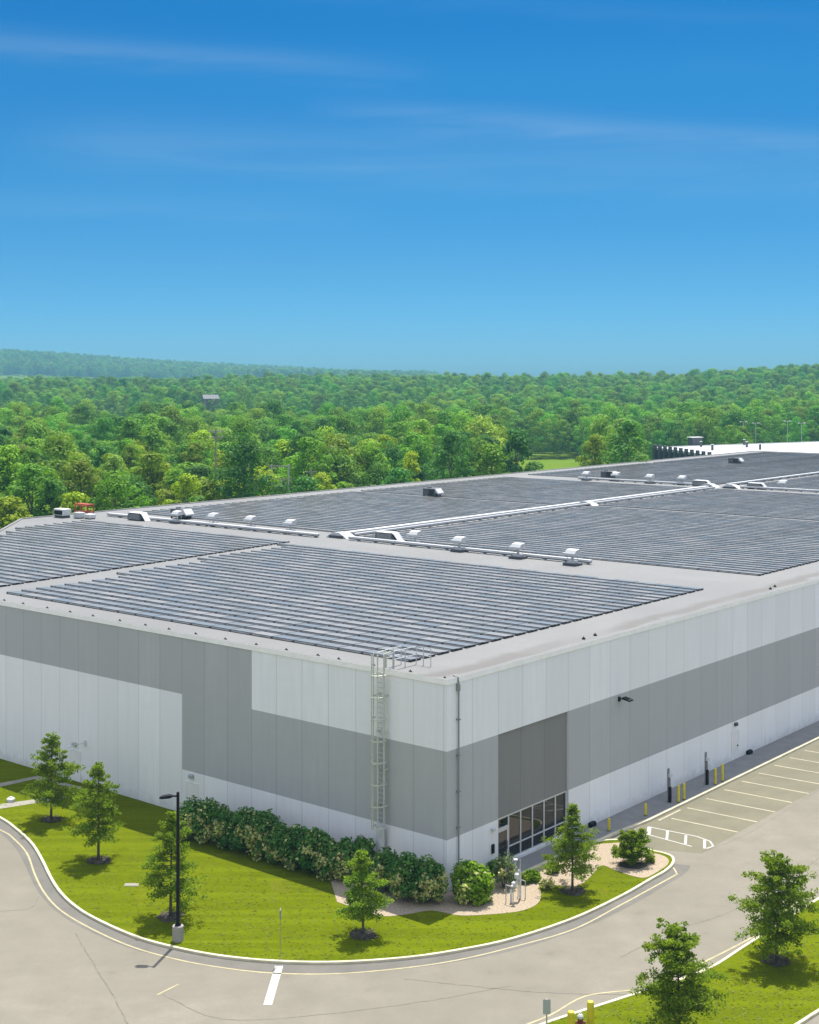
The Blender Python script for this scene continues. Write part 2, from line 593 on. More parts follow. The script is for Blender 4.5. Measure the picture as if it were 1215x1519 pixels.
# sidewalk along the parking side
sw = MB()
swp = [B(s, t)[:2] for s, t in ((5.0, -.01), (5.0, -1.45), (9, -1.5), (12.6, -1.8), (15, -1.85), (19, -2.15), (24, -2.15), (60, -2.15), (240, -2.15), (240, -.01))]
sw.poly(swp, .125)
sidewalk = sw.build('sidewalk', M['walk'])
tag(sidewalk, kind='structure', label='shaded grey sidewalk between the warehouse wall and parking stalls')
kb3 = MB().sweep([p for p in swp[1:-1]], -.26, .0, -.05, .15).build('kerb', M['kerb'])
tag(kb3, kind='structure', label='straight pale kerb between sidewalk and parking stalls')

# gravel planting bed
bed_px = [(500, 1338), (560, 1358), (600, 1357), (640, 1351), (680, 1358), (720, 1357), (770, 1352), (797, 1341), (803, 1326), (800, 1315), (815, 1312), (838, 1315), (862, 1312), (880, 1296), (893, 1284), (915, 1292),
          (940, 1300), (958, 1302), (976, 1293), (990, 1283), (991, 1274), (980, 1268), (968, 1265.5), (940, 1257), (918, 1250), (890, 1252)]
bed = [G(*p, ZL) for p in bed_px]
bed = spline(bed[:-1], 5) + [bed[-1]] + [B(12.0, -1.78)[:2], B(9, -1.52)[:2], B(5.0, -1.48)[:2], B(4.95, -.05)[:2], B(-.05, -.05)[:2], B(-.05, 8)[:2], B(-1.6, 8)[:2]]
gravel = MB().poly(bed, ZL + .012).build('gravel_bed', M['gravel'])
tag(gravel, kind='structure', label='tan gravel planting bed round the glazed entrance')

# concrete paths on the lawn edge
pth = MB()
pth.poly([G(*p, ZL) for p in [(-60, 1212), (0, 1200), (50, 1192), (95, 1185), (95, 1181), (50, 1186), (0, 1193), (-60, 1204)]], ZL + .01)
pth.poly([G(*p, ZL) for p in [(-60, 1181), (0, 1167.5), (50, 1156), (118, 1171), (122, 1168), (56, 1151), (0, 1162), (-60, 1175)]], ZL + .01)
pt = pth.build('path', M['path'])
tag(pt, kind='structure', label='narrow pale concrete paths crossing the lawn to the wall door')

# darker strip between kerb and edge line, parking surface
sh = MB().ribbon([(p[0], p[1]) for p in kerb[:-20]], 2.3, .004).build('road_shoulder', M['shoulder'])
tag(sh, kind='structure')
stl = MB().poly([B(s, t)[:2] for s, t in ((13.2, -2.9), (19, -2.32), (120, -2.32), (120, -8.0), (60, -8.05), (22, -8.0), (15.6, -8.1))], .004).build('parking_surface', M['stall'])
tag(stl, kind='structure', label='tan asphalt of the parking stalls')

# painted markings and cracks: children of the road
def marking(name, mat, pts, w, z=.008):
    return MB().ribbon(pts, w, z).build(name, M[mat], road)


edge = spline([G(*p) for p in [(-80, 1196), (0, 1231), (20, 1244), (40, 1266), (52, 1298), (67, 1326), (92, 1352), (140, 1380), (200, 1406), (270, 1425), (340, 1437), (410, 1444), (500, 1444.5), (600, 1436), (680, 1424), (760, 1405), (850, 1379), (920, 1343), (975, 1313), (1004, 1297)]], 6)
marking('edge_line', 'painty', edge, .11)
marking('edge_line', 'painty', [G(1005, 1298), G(1002, 1292), G(999, 1287)], .1)
marking('stop_line', 'paintw', [G(414, 1433), G(397, 1491)], .42)
marking('edge_line', 'painty', [G(233, 1476), G(265, 1460)], .09)
e2 = spline([G(*p) for p in [(700, 1548), (770, 1524), (818, 1505), (868, 1478), (935, 1469)]], 5)
marking('edge_line', 'painty', e2, .11)
marking('edge_line', 'painty', spline([G(*p) for p in [(1000, 1448), (1045, 1427), (1120, 1388), (1150, 1362), (1215, 1318), (1330, 1250)]], 5), .12)
for i in range(28):
    s = 20.55 + 2.76 * i
    marking('stall_line', 'paintp', [B(s, -2.9 if i else -3.2)[:2], B(s + .25, -8.0)[:2]], .17, .012)
marking('stall_line', 'paintp', [B(19.6, -2.75)[:2], B(22.6, -2.75)[:2]], .16, .012)
hp = [B(s, t)[:2] for s, t in ((18.0, -2.9), (18.3, -6.3), (18.0, -7.4), (17.3, -8.0), (16.6, -7.9), (16.35, -7.0), (16.6, -3.6))]
marking('hatched_zone_line', 'paintw', hp[:5], .12, .012)
marking('hatched_zone_line', 'paintw', [hp[0], hp[6], hp[5]], .12, .0125)
for a in (.0, 1.35, 2.7, 4.05):
    marking('hatched_zone_line', 'paintw', [B(18.05, -2.95 - a)[:2], B(16.5, -3.75 - a)[:2]], .26 if a == 0 else .17, .013)
for pts, w in (([(112, 1385), (140, 1432), (168, 1478), (192, 1525)], .065), ([(0, 1352), (45, 1347), (58, 1330)], .045), ([(600, 1452), (690, 1462), (800, 1472), (930, 1476)], .05),
               ([(240, 1475), (330, 1512), (480, 1505), (640, 1484), (760, 1462)], .045), ([(920, 1421), (990, 1385), (1100, 1345), (1190, 1290), (1260, 1240)], .05), ([(1040, 1265), (1110, 1236), (1215, 1172)], .03)):
    q = spline([G(*p) for p in pts], 9)
    q = [(x + rnd.uniform(-.025, .025), y + rnd.uniform(-.04, .04)) for x, y in q]
    marking('crack', 'crack', q, w, .0065)

# ------------------------------------------------------------------ warehouse
WH, ZT = 12.1, 12.42            # wall top, coping top
ZR = 12.30                      # roof membrane
WT = 97.0
SL = 240.0
wh = empty('warehouse', (CORNER[0], CORNER[1], 0), ANG)
tag(wh, 'long flat-roofed warehouse of pale panels with grey bands and a chamfered rear corner', 'warehouse')


def wquad(mb, axis, fixed, a0, a1, z0, z1, mi, flip):
    if axis == 0:
        v = [(a0, fixed, z0), (a1, fixed, z0), (a1, fixed, z1), (a0, fixed, z1)]
    else:
        v = [(fixed, a0, z0), (fixed, a1, z0), (fixed, a1, z1), (fixed, a0, z1)]
    mb.add(v, [(3, 2, 1, 0) if flip else (0, 1, 2, 3)], mi)


fw = MB()
Z1, Z2 = 3.09, 8.22
for t0, t1, bands in ((0, 16.2, ((-.2, Z1, 0), (Z1, Z2, 1), (Z2, WH, 0))), (16.2, 23.0, ((-.2, Z1, 0), (Z1, WH, 1))), (23.0, 58.5, ((-.2, Z2, 0), (Z2, WH, 1)))):
    for z0, z1, mi in bands:
        wquad(fw, 1, 0, t0, t1, z0, z1, mi, True)
tag(fw.build('front_wall', [M['fl'], M['fm']], wh), 'pale front wall with a stepped mid-grey band')
sd = MB()
GA, GB = 5.05, 12.77
for s0, s1, bands in ((0, GA, ((-.2, Z1, 0), (Z1, Z2, 1), (Z2, WH, 0))), (GB, SL, ((-.2, Z1, 0), (Z1, Z2, 1), (Z2, WH, 0))), (GA, GB, ((-.2, .28, 0), (Z2, WH, 0)))):
    for z0, z1, mi in bands:
        wquad(sd, 0, 0, s0, s1, z0, z1, mi, False)
# recessed taupe panel above the glazing
RC = .14
wquad(sd, 0, RC, GA, GB, 3.05, Z2, 2, False)
sd.add([(GA, 0, .28), (GA, RC + .2, .28), (GA, RC + .2, Z2), (GA, 0, Z2)], [(0, 1, 2, 3)], 0)
sd.add([(GB, 0, .28), (GB, RC + .2, .28), (GB, RC + .2, Z2), (GB, 0, Z2)], [(3, 2, 1, 0)], 0)
sd.add([(GA, 0, Z2), (GB, 0, Z2), (GB, RC, Z2), (GA, RC, Z2)], [(3, 2, 1, 0)], 0)
sd.add([(GA, 0, .28), (GB, 0, .28), (GB, RC + .2, .28), (GA, RC + .2, .28)], [(0, 1, 2, 3)], 0)
sd.add([(GA, RC, 3.05), (GB, RC, 3.05), (GB, RC + .2, 3.05), (GA, RC + .2, 3.05)], [(3, 2, 1, 0)], 2)
tag(sd.build('side_wall', [M['sl'], M['sm'], M['sd']], wh), 'pale parking-side wall with grey band and taupe entrance panel')
rw = MB()
rw.add([(0, 58.5, -.2), (38.5, WT, -.2), (38.5, WT, WH), (0, 58.5, WH)], [(0, 1, 2, 3)])
rw.add([(38.5, WT, -.2), (SL, WT, -.2), (SL, WT, WH), (38.5, WT, WH)], [(3, 2, 1, 0)])
rw.add([(SL, 0, -.2), (SL, WT, -.2), (SL, WT, WH), (SL, 0, WH)], [(0, 1, 2, 3)])
rw.build('rear_wall', M['fl'], wh)
outline = [(0, 0), (SL, 0), (SL, WT), (38.5, WT), (0, 58.5)]
MB().poly(outline, ZR).build('roof', M['roof'], wh)
cpr = [(-.06, -.06), (SL + .06, -.06), (SL + .06, WT + .06), (38.48, WT + .06), (-.06, 58.52)]
cpi = [(.28, .28), (SL - .28, .28), (SL - .28, WT - .28), (38.62, WT - .28), (.28, 58.38)]
cpm = [(.0, .0), (SL, .0), (SL, WT), (38.5, WT), (.0, 58.5)]
MB().loft([[(x, y, WH - .02) for x, y in cpm], [(x, y, WH - .02) for x, y in cpr], [(x, y, ZT - .02) for x, y in cpr]], False, False).build('coping', M['fascia'], wh)
MB().loft([[(x, y, ZT - .02) for x, y in cpr], [(x * .5 + a * .5, y * .5 + b * .5, ZT) for (x, y), (a, b) in zip(cpr, cpi)],
          [(x, y, ZT - .03) for x, y in cpi], [(x, y, ZR - .02) for x, y in cpi]], False, False).build('roof_edge', M['roof'], wh)

# small dark clamps along the lawn-side coping
clampm = MB().bbox(-.09, .09, -.11, .11, 0, .1, .03).add([(-.05, -.05, .1), (.05, -.05, .1), (.05, .05, .1), (-.05, .05, .1), (0, 0, .2)], [(0, 1, 4), (1, 2, 4), (2, 3, 4), (3, 0, 4)]).mesh('edge_clamp', M['black'])


def front_t(px):
    return (F * CORNER[0] - (px - CX) * CORNER[1]) / (F * .7699 + (px - CX) * .6382)


for px in (-60, -30, 2, 30, 66, 100, 134, 174, 212, 247, 287, 331, 377, 422, 469, 500, 552, 607, 660):
    link('edge_clamp', clampm, wh, (.42 if px < 655 else .3, max(front_t(px) + .25, .35), ZR + .01))
for s, t in ((16.0, .9), (17.6, 1.0), (44.5, .9), (46.0, 1.2)):
    link('edge_clamp', clampm, wh, (s, t, ZR + .01))

# glazed entrance: frame, panes, door
bays = 6
bw = (GB - GA) / bays
fr = MB()
yb = RC + .06
for i in range(bays + 1):
    x = GA + bw * i
    w = .055
    x0, x1 = (x, x + .09) if i == 0 else (x - .09, x) if i == bays else (x - w, x + w)
    fr.box(x0, x1, yb - .05, yb + .06, .285, 3.045)
for i in range(bays):
    x0, x1 = GA + bw * i + (.09 if i == 0 else .055), GA + bw * (i + 1) - (.09 if i == bays - 1 else .055)
    fr.box(x0, x1, yb - .048, yb + .058, 2.95, 3.045)
    fr.box(x0, x1, yb - .048, yb + .058, .285, .35)
    if i:
        fr.box(x0, x1, yb - .048, yb + .058, 1.02, 1.1)
    else:
        fr.box(x0, x1, yb - .048, yb + .058, 2.28, 2.42)
win = fr.build('window_frame', M['alu'], wh)
for i in range(bays):
    x0, x1 = GA + bw * i + (.09 if i == 0 else .055), GA + bw * (i + 1) - (.09 if i == bays - 1 else .055)
    for z0, z1 in (((2.42, 2.95),) if i == 0 else ((.35, 1.02), (1.1, 2.95))):
        MB().box(x0, x1, yb, yb + .02, z0, z1).build('window_pane', M['pane'], win)
x0, x1 = GA + .09, GA + bw - .055
dr = MB()
dr.box(x0 + .01, x0 + .1, yb - .04, yb + .03, .36, 2.27).box(x1 - .1, x1 - .01, yb - .04, yb + .03, .36, 2.27)
dr.box(x0 + .1, x1 - .1, yb - .04, yb + .03, 2.16, 2.27).box(x0 + .1, x1 - .1, yb - .04, yb + .03, .36, .52)
door = dr.build('glass_door', M['alu'], wh)
MB().box(x0 + .1, x1 - .1, yb - .01, yb + .01, .52, 2.16).build('door_pane', M['pane'], door)
MB().tube([(x1 - .16, yb - .1, 1.0), (x1 - .16, yb - .1, 1.5)], .02, 6).build('door_handle', M['black'], door)
# intercom and little lamp beside the door
MB().bbox(GA - .75, GA - .5, -.12, -.002, 1.2, 1.75, .03).build('intercom_box', M['black'], wh)
MB().bbox(GA - .78, GA - .48, -.2, -.002, 2.55, 2.75, .04).build('wall_lamp', M['alu'], wh)
# flood lamp on the grey band
fl = MB()
fl.box(18.9, 19.1, -.12, -.002, 7.75, 8.05).tube([(19.0, -.1, 7.92), (19.0, -.6, 7.95)], .04, 6)
fl.add([(18.75, -.4, 7.98), (19.25, -.4, 7.98), (19.28, -1.0, 7.88), (18.72, -1.0, 7.88), (18.75, -.4, 8.1), (19.25, -.4, 8.1), (19.27, -.98, 7.97), (18.73, -.98, 7.97)],
       [(3, 2, 1, 0), (4, 5, 6, 7), (0, 1, 5, 4), (1, 2, 6, 5), (2, 3, 7, 6), (3, 0, 4, 7)])
fl.build('flood_lamp', M['black'], wh)
# steel service door in the side wall
sdr = MB().box(35.8, 36.8, -.03, -.003, .14, 2.3).build('service_door', M['doorp'], wh)
dfm = MB()
dfm.box(35.7, 35.8, -.05, -.003, .13, 2.4).box(36.8, 36.9, -.05, -.003, .13, 2.4).box(35.8, 36.8, -.05, -.003, 2.3, 2.4)
dfm.build('door_frame', M['doorp'], sdr)
MB().box(36.6, 36.7, -.1, -.03, 1.1, 1.2).build('door_handle', M['black'], sdr)
MB().bbox(36.1, 36.5, -.22, -.003, 2.75, 3.0, .05).build('wall_lamp', M['dgrey'], wh)
for s in (15.4, 38.5):
    MB().bbox(s - .35, s + .35, -.3, -.003, .13, .42, .06).build('wall_vent', M['black'], wh)
# doors in the front wall
for t, w in ((front_t(285), 1.1), (front_t(112), 1.1)):
    d = MB().box(-.03, -.003, t - w / 2, t + w / 2, .12, 2.3).build('service_door', M['doorp'], wh)
    f2 = MB()
    f2.box(-.05, -.003, t - w / 2 - .08, t - w / 2, .12, 2.38).box(-.05, -.003, t + w / 2, t + w / 2 + .08, .12, 2.38).box(-.05, -.003, t - w / 2, t + w / 2, 2.3, 2.38)
    f2.build('door_frame', M['doorp'], d)
    MB().box(-.1, -.03, t - w / 2 + .08, t - w / 2 + .16, 1.1, 1.2).build('door_handle', M['black'], d)
    MB().bbox(-.24, -.003, t - .2, t + .2, 2.7, 2.95, .05).build('wall_lamp', M['sign'], wh)
# lamp arm over the left door
la = MB()
ta = front_t(127)
la.tube([(0, ta, 3.1), (-.7, ta, 3.15), (-1.3, ta + .1, 3.1)], .03, 6).box(-.08, 0, ta - .12, ta + .12, 2.9, 3.3).bbox(-1.55, -1.25, ta - .04, ta + .18, 3.02, 3.12, .03)
la.build('wall_lamp', M['offwhite'], wh)
# black downpipe near the corner
dp = MB().tube([(.95, .25, 12.46), (.95, -.07, 12.4), (.95, -.13, 12.1), (.95, -.13, .12)], .05, 8)
dp.bbox(.83, 1.07, -.19, -.002, 11.6, 12.0, .03)
for z in (1.5, 3.6, 5.7, 7.8, 9.9):
    dp.box(.85, 1.05, -.215, -.003, z, z + .07)
dp.build('downpipe', M['pipe'], wh)

# caged roof ladder with guard rail
tl = front_t(570)
ld = MB()
for dt in (-.27, .27):
    ld.tube([(-.3, tl + dt, .55), (-.3, tl + dt, 13.35)], .045, 6)
    ld.tube([(-.3, tl + dt, 13.35), (.25, tl + dt, 13.4), (.5, tl + dt, 13.3), (.5, tl + dt, ZR)], .04, 6)
for z in (1.6, 4.2, 6.4, 8.6, 10.8):
    ld.box(-.3, -.003, tl - .36, tl - .28, z, z + .09).box(-.3, -.003, tl + .28, tl + .36, z, z + .09)
lad = ld.build('roof_ladder', M['ladder'], wh)
z = .8
rung = MB().tube([(-.3, tl - .27, 0), (-.3, tl + .27, 0)], .025, 6).mesh('rung', M['ladder'])
while z < 12.3:
    link('rung', rung, lad, (0, 0, z))
    z += .3
cg = MB()
z = 3.0
hoop = [(-.3 - .72 * math.sin(a), tl + .42 * -math.cos(a)) for a in [math.pi * k / 10 for k in range(11)]]
while z < 13.4:
    cg.tube([(x, y, z) for x, y in hoop], .045, 5)
    z += 1.3
for k in (1, 3, 5, 7, 9):
    cg.tube([(hoop[k][0], hoop[k][1], 3.0), (hoop[k][0], hoop[k][1], 13.35)], .034, 5)
cg.build('safety_cage', M['ladder'], lad)
MB().bbox(-.42, -.36, tl - .32, tl + .32, .85, 3.0, .02).build('anti_climb_panel', M['offwhite'], lad)
MB().bbox(-.42, -.36, tl - .55, tl + .55, .3, .84, .02).build('ladder_gate', M['white'], lad)
gr = MB()
rail = [(.5, tl - .35), (2.6, tl - .35), (2.6, tl - 1.5)]
rail2 = [(.5, tl + .35), (2.0, tl + .35)]
for path in (rail, rail2):
    for z in (12.9, 13.4):
        gr.tube([(x, y, z) for x, y in path], .03, 6)
    for x, y in path:
        gr.tube([(x, y, ZR), (x, y, 13.4)], .03, 6)
    for i in range(len(path) - 1):
        mx, my = (path[i][0] + path[i + 1][0]) / 2, (path[i][1] + path[i + 1][1]) / 2
        gr.tube([(mx, my, ZR), (mx, my, 13.4)], .03, 6)
gr.build('guard_rail', M['white'], wh)

# ------------------------------------------------------------------ solar rows
TILT = R(2.8)
PW, PL, GAP = 1.02, 1.96, .07


def panel_geo(mb, y, jitter=0., mi_f=0, mi_g=1):
    """one tilted module: frame slab and a recessed glass face; raised edge at -x"""
    ti = TILT + jitter
    c, s_ = math.cos(ti), math.sin(ti)
    zc = .125

    def P(a, b, h):
        return (a * c + h * s_, y + b, zc - a * s_ + h * c)
    a, b, t = PW / 2, PL / 2, .02
    v = [P(x, yy, z) for z in (-t, t) for x, yy in ((-a, -b), (a, -b), (a, b), (-a, b))]
    mb.add(v, [(3, 2, 1, 0), (0, 1, 5, 4), (1, 2, 6, 5), (2, 3, 7, 6), (3, 0, 4, 7)], mi_f)
    e = .018
    o = [P(x, yy, t) for x, yy in ((-a, -b), (a, -b), (a, b), (-a, b))]
    i_ = [P(x, yy, t) for x, yy in ((-a + e, -b + e), (a - e, -b + e), (a - e, b - e), (-a + e, b - e))]
    mb.add(o + i_, [(0, 1, 5, 4), (1, 2, 6, 5), (2, 3, 7, 6), (3, 0, 4, 7)], mi_f)
    mb.add(i_, [(0, 1, 2, 3)], mi_g)


def rack_geo(mb, n, mi=0):
    L = n * (PL + GAP)
    for x, z in ((-.44, .105), (.42, .06)):
        mb.box(x - .025, x + .025, 0, L, z, z + .035, mi)
    for k in range(n + 1):
        y = k * (PL + GAP)
        y = min(max(y, .12), L - .12)
        mb.box(-.5, -.36, y - .1, y + .1, 0.01, .105, mi)
        mb.box(.36, .5, y - .1, y + .1, 0.01, .06, mi)
        mb.box(-.36, .36, y - .05, y + .05, .01, .035, mi)
    # sheet-metal wind deflector, set back under the raised edge
    mb.box(-.50, -.485, .06, L - .06, .03, .135, mi + 2)


panel_meshes = []
for k in range(5):
    mb = MB()
    panel_geo(mb, 0, R(rnd.uniform(-.45, .45)))
    panel_meshes.append(mb.mesh('solar_panel', [M['dgrey'], M['solar']]))
rack_cache, full_cache = {}, {}


def solar_row(s, t0, n, parts, label, group):
    loc = B(s, t0, ZR + .005)
    if parts:
        root = empty('solar_panel_row', loc, ANG)
        if n not in rack_cache:
            mb = MB()
            rack_geo(mb, n)
            rack_cache[n] = mb.mesh('mounting_rack', [M['dgrey'], M['dgrey'], M['deflector']])
        link('mounting_rack', rack_cache[n], root)
        for k in range(n):
            link('solar_panel', rnd.choice(panel_meshes), root, (0, (k + .5) * (PL + GAP), 0))
    else:
        if n not in full_cache:
            mb = MB()
            rack_geo(mb, n)
            for k in range(n):
                panel_geo(mb, (k + .5) * (PL + GAP), R(rnd.uniform(-.5, .5)))
            full_cache[n] = mb.mesh('solar_panel_row', [M['dgrey'], M['solar'], M['deflector']])
        root = link('solar_panel_row', full_cache[n], None, loc, ANG)
    tag(root, label, 'solar panels', group)
    return root


PITCH = 1.42


def array(s0, s1, tfun, parts, where, group):
    n = int((s1 - s0) / PITCH) + 1
    for i in range(n):
        s = s0 + i * PITCH
        t0, t1 = tfun(s)
        k = round((t1 - t0) / (PL + GAP))
        if k < 2:
            continue
        rest = t1 - t0 - k * (PL + GAP)
        lbl = f'{ordinal(i + 1)} solar row from the near edge, {where}'
        solar_row(s, t0 if parts != 2 else t1 - k * (PL + GAP), k, bool(parts), lbl, group)


array(3.3, 41.6, lambda s: (5.0, 46.4 + (s - 1.5) * .165), 1, 'array beside the roof ladder', 'solar rows beside the roof ladder')
array(5.0, 42.3, lambda s: (50.9 + (s - 4.6) * .095, min(88.5, s + 56.2)), 1, 'array at the cut-off roof corner', 'solar rows at the cut-off roof corner')
array(51.6, 97.6, lambda s: (5.0, 50.9), 0, 'parking-side array beyond the white hoods', 'solar rows beyond the white hoods')
array(99.7, 134.5, lambda s: (5.0, 51), 0, 'parking-side array past the first dark gap', 'solar rows past the first dark gap')
array(52.8, 94.0, lambda s: (55.6, 91.5), 0, 'array between rear edge and long white duct', 'solar rows between rear edge and duct')
array(96.6, 134.0, lambda s: (55.6, 91.5), 0, 'rear-edge array behind the lone dark unit', 'solar rows behind the lone dark unit')
array(142.0, 184, lambda s: (56.2, 93), 0, 'rear-edge array beyond the second hood line', 'solar rows beyond the second hoods')
array(142.0, 184, lambda s: (5.0, 51), 0, 'parking-side array beyond the second hood line', 'solar rows beyond the second hoods')
array(186.3, 237, lambda s: (56.2, 93), 0, 'farthest rear-edge array before the white roof', 'solar rows at the far end of the roof')
array(186.3, 237, lambda s: (5.0, 54), 0, 'farthest parking-side array before the white roof', 'solar rows at the far end of the roof')

# ------------------------------------------------------------------ roof equipment
def rline(name, s0, s1, t0, t1, label, cat, w=.5, group=None):
    """covered cable duct on short feet running along the roof"""
    root = empty(name, B(s0, t0, ZR), ANG)
    tag(root, label, cat, group)
    cov, body, feet = MB(), MB(), MB()
    if abs(s1 - s0) > abs(t1 - t0):
        L = s1 - s0
        cov.bbox(0, L, -w / 2, w / 2, .22, .44, .03)
        body.box(.05, L - .05, -w / 2 + .06, w / 2 - .06, .12, .24)
        x = .5
        while x < L:
            feet.box(x - .15, x + .15, -w / 2 - .12, w / 2 + .12, 0.01, .12)
            x += 3.2
    else:
        L = t1 - t0
        cov.bbox(-w / 2, w / 2, 0, L, .22, .44, .03)
        body.box(-w / 2 + .06, w / 2 - .06, .05, L - .05, .12, .24)
        x = .5
        while x < L:
            feet.box(-w / 2 - .12, w / 2 + .12, x - .15, x + .15, .01, .12)
            x += 2.4
    cov.build('duct_cover', M['white'], root)
    body.build('cable_tray', M['dgrey'], root)
    feet.build('support_foot', M['offwhite'], root)
    return root


rline('cable_duct', 50.2, 134.5, 53.9, 53.9, 'long white covered cable duct running away down the middle of the roof', 'cable duct', .75)
rline('cable_duct', 50.4, 134.0, 52.3, 52.3, 'slim white cable duct close beside the long middle duct', 'cable duct', .3)
rline('cable_duct', 48.0, 48.0, 20.5, 51.0, 'white cable duct under the nearest row of white hoods', 'cable duct', .45)
rline('cable_duct', 47.6, 47.6, 55.2, 91.5, 'white cable duct along the cut-off-corner array, under the rear hoods', 'cable duct', .5)
rline('cable_duct', 138.2, 138.2, 30, 50.0, 'white cable duct under the far hoods on the parking side', 'cable duct', .45)
rline('cable_duct', 138.2, 138.2, 56.5, 80.0, 'white cable duct under the far hoods toward the rear edge', 'cable duct', .45)
rline('cable_duct', 141, 184, 53.6, 53.6, 'white cable duct continuing beyond the second line of hoods', 'cable duct', .6)


def hood_proto():
    root = empty('exhaust_hood', (0, 0, 0), ANG)
    MB().bbox(-.75, .75, -.95, .95, 0.01, .22, .04).build('base_pad', M['dgrey'], root)
    f = MB().box(-.45, .45, -.5, .5, .22, .40)
    f.build('curb', M['white'], root)
    lg = MB()
    for x in (-.38, .38):
        for y in (-.45, .45):
            lg.tube([(x, y, .4), (x, y, 1.0)], .035, 6)
    lg.tube([(0, 0, .4), (0, 0, 1.0)], .12, 8)
    lg.build('support_frame', M['galv'], root)
    c = MB()
    prof = [(-.62, .92), (-.62, 1.12), (-.3, 1.42), (.45, 1.5), (.62, 1.42), (.62, 1.05)]
    c.loft([[(x, -.72, z) for x, z in prof], [(x, .72, z) for x, z in prof]], True, True)
    c.box(-.55, .3, .72, 1.1, .86, 1.16)
    c.build('hood_cap', M['white'], root)
    return root


hood0 = hood_proto()
used = [False]


def place_hood(s, t, label, group):
    o = hood0 if not used[0] else copy_tree(hood0)
    used[0] = True
    o.location = B(s, t, ZR)
    o.scale = (.78, .78, 1.0)
    tag(o, label, 'exhaust hood', group)


near = [(46.5, 21.6), (47.2, 28.3), (47.8, 35.9), (49.2, 42.8)]
for i, (s, t) in enumerate(near):
    place_hood(s, t, f'white exhaust hood on legs, {ordinal(4 - i)} from the roof centre in the nearest line', 'white hoods in the nearest line')
for i, (s, t) in enumerate([(48.9, 60.7), (48.9, 67.1), (48.4, 72.9), (47.6, 78.4)]):
    place_hood(s, t, f'white exhaust hood, {ordinal(i + 1)} from the roof centre along the duct by the cut-off-corner array', 'white hoods by the cut-off-corner array')
for i, (s, t) in enumerate([(138.6, 60.4), (138.0, 66.0), (139.0, 73.0), (137.0, 77.6)]):
    place_hood(s, t, f'small distant white hood, {ordinal(i + 1)} from the roof centre toward the rear edge', 'distant white hoods')
for i, (s, t) in enumerate([(140.0, 43.7), (140.0, 36.5)]):
    place_hood(s, t, f'small distant white hood, {ordinal(i + 1)} from the roof centre toward the parking side', 'distant white hoods')


def intake_proto():
    """louvred grey intake with a white sloping hood on one end"""
    root = empty('intake_hood', (0, 0, 0), ANG)
    b = MB()
    prof = [(-1.6, .05), (-1.9, .35), (-1.3, 1.05), (1.2, 1.05), (1.5, .7), (1.5, .05)]
    b.loft([[(-.7, y, z) for y, z in prof], [(.7, y, z) for y, z in prof]], True, True)
    body = b.build('louvred_body', M['unit'], root)
    lv = MB()
    for k in range(6):
        lv.box(-.76, -.7, -1.4, 1.2, .18 + k * .13, .23 + k * .13)
    lv.build('louvre', M['galv'], body)
    MB().bbox(-.8, .8, -1.35, 1.25, 1.055, 1.13, .03).build('top_cover', M['offwhite'], root)
    w = MB()
    arc = [(1.35, 1.05)] + [(1.35 - 0 - .0 - (-1) * 0, 1.05)] * 0
    pts = [(-1.38, 1.14), (-1.75, .98), (-2.1, .62), (-2.5, .2), (-2.75, .06)]
    ring = [[(x, y, z) for x, z in ((-.62, zz), (.62, zz), (.62, zz - .07), (-.62, zz - .07))] for y, zz in pts]
    w.loft(ring, True, True)
    w.build('sloping_hood', M['white'], root)
    return root


int0 = intake_proto()
int_specs = [(50.2, 47.6, 'grey louvred intake with a curved white hood, just beside the nearest duct junction'),
             (46.9, 85.0, 'grey louvred intake with white sloping end near the rear end of the duct'),
             (138.3, 57.0, 'distant grey louvred intake at the rear side of the far duct junction'),
             (138.8, 47.8, 'distant grey louvred intake at the parking side of the far duct junction')]
for i, (s, t, lb) in enumerate(int_specs):
    o = int0 if i == 0 else copy_tree(int0)
    o.location = B(s, t, ZR)
    o.scale = (.78, .78, .85)
    tag(o, lb, 'intake hood', 'louvred roof intakes')


def junction(s, t, label):
    """white folded cover where ducts meet: a low ridge with splayed ends"""
    root = empty('duct_junction', B(s, t, ZR), ANG)
    m = MB()
    prof = [(-1.5, .02), (-1.1, .3), (-.4, .62), (.4, .62), (1.1, .3), (1.5, .02)]
    m.loft([[(-.8, y, z) for y, z in prof], [(.8, y, z * .9) for y, z in prof]], True, True)
    m.build('folded_cover', M['white'], root)
    MB().box(-.9, -.8, -1.0, 1.0, .02, .28).build('end_plate', M['dgrey'], root)
    tag(root, label, 'duct cover', 'white duct junction covers')


junction(49.2, 53.3, 'white folded cover at the nearest junction of the roof ducts')
junction(98.5, 53.1, 'white folded cover halfway along the long middle duct')
junction(137.2, 54.9, 'white folded cover at the far duct junction, rear-edge side')
junction(137.6, 51.2, 'white folded cover at the far duct junction, parking side')


def hvac_proto():
    root = empty('rooftop_unit', (0, 0, 0), ANG)
    MB().bbox(-1.0, 1.0, -1.5, 1.3, .28, 1.5, .06).build('casing', M['unit'], root)
    c = MB()
    for x in (-.85, .85):
        for y in (-1.3, 1.1):
            c.box(x - .1, x + .1, y - .1, y + .1, .0, .28)
    c.build('curb', M['black'], root)
    g_ = MB()
    for k in range(7):
        g_.box(-1.04, -1.0, -1.3, -.1, .4 + k * .14, .48 + k * .14)
    g_.build('grille', M['black'], root)
    MB().tube([(0, .5, 1.5), (0, .5, 1.66)], .42, 16).build('fan_guard', M['dgrey'], root)
    w = MB()
    prof = [(-1.5, 1.52), (-1.5, .9), (-2.2, .55), (-2.2, .75)]
    w.loft([[(-.85, y, z) for y, z in prof], [(.85, y, z) for y, z in prof]], True, True)
    w.build('end_hood', M['white'], root)
    return root


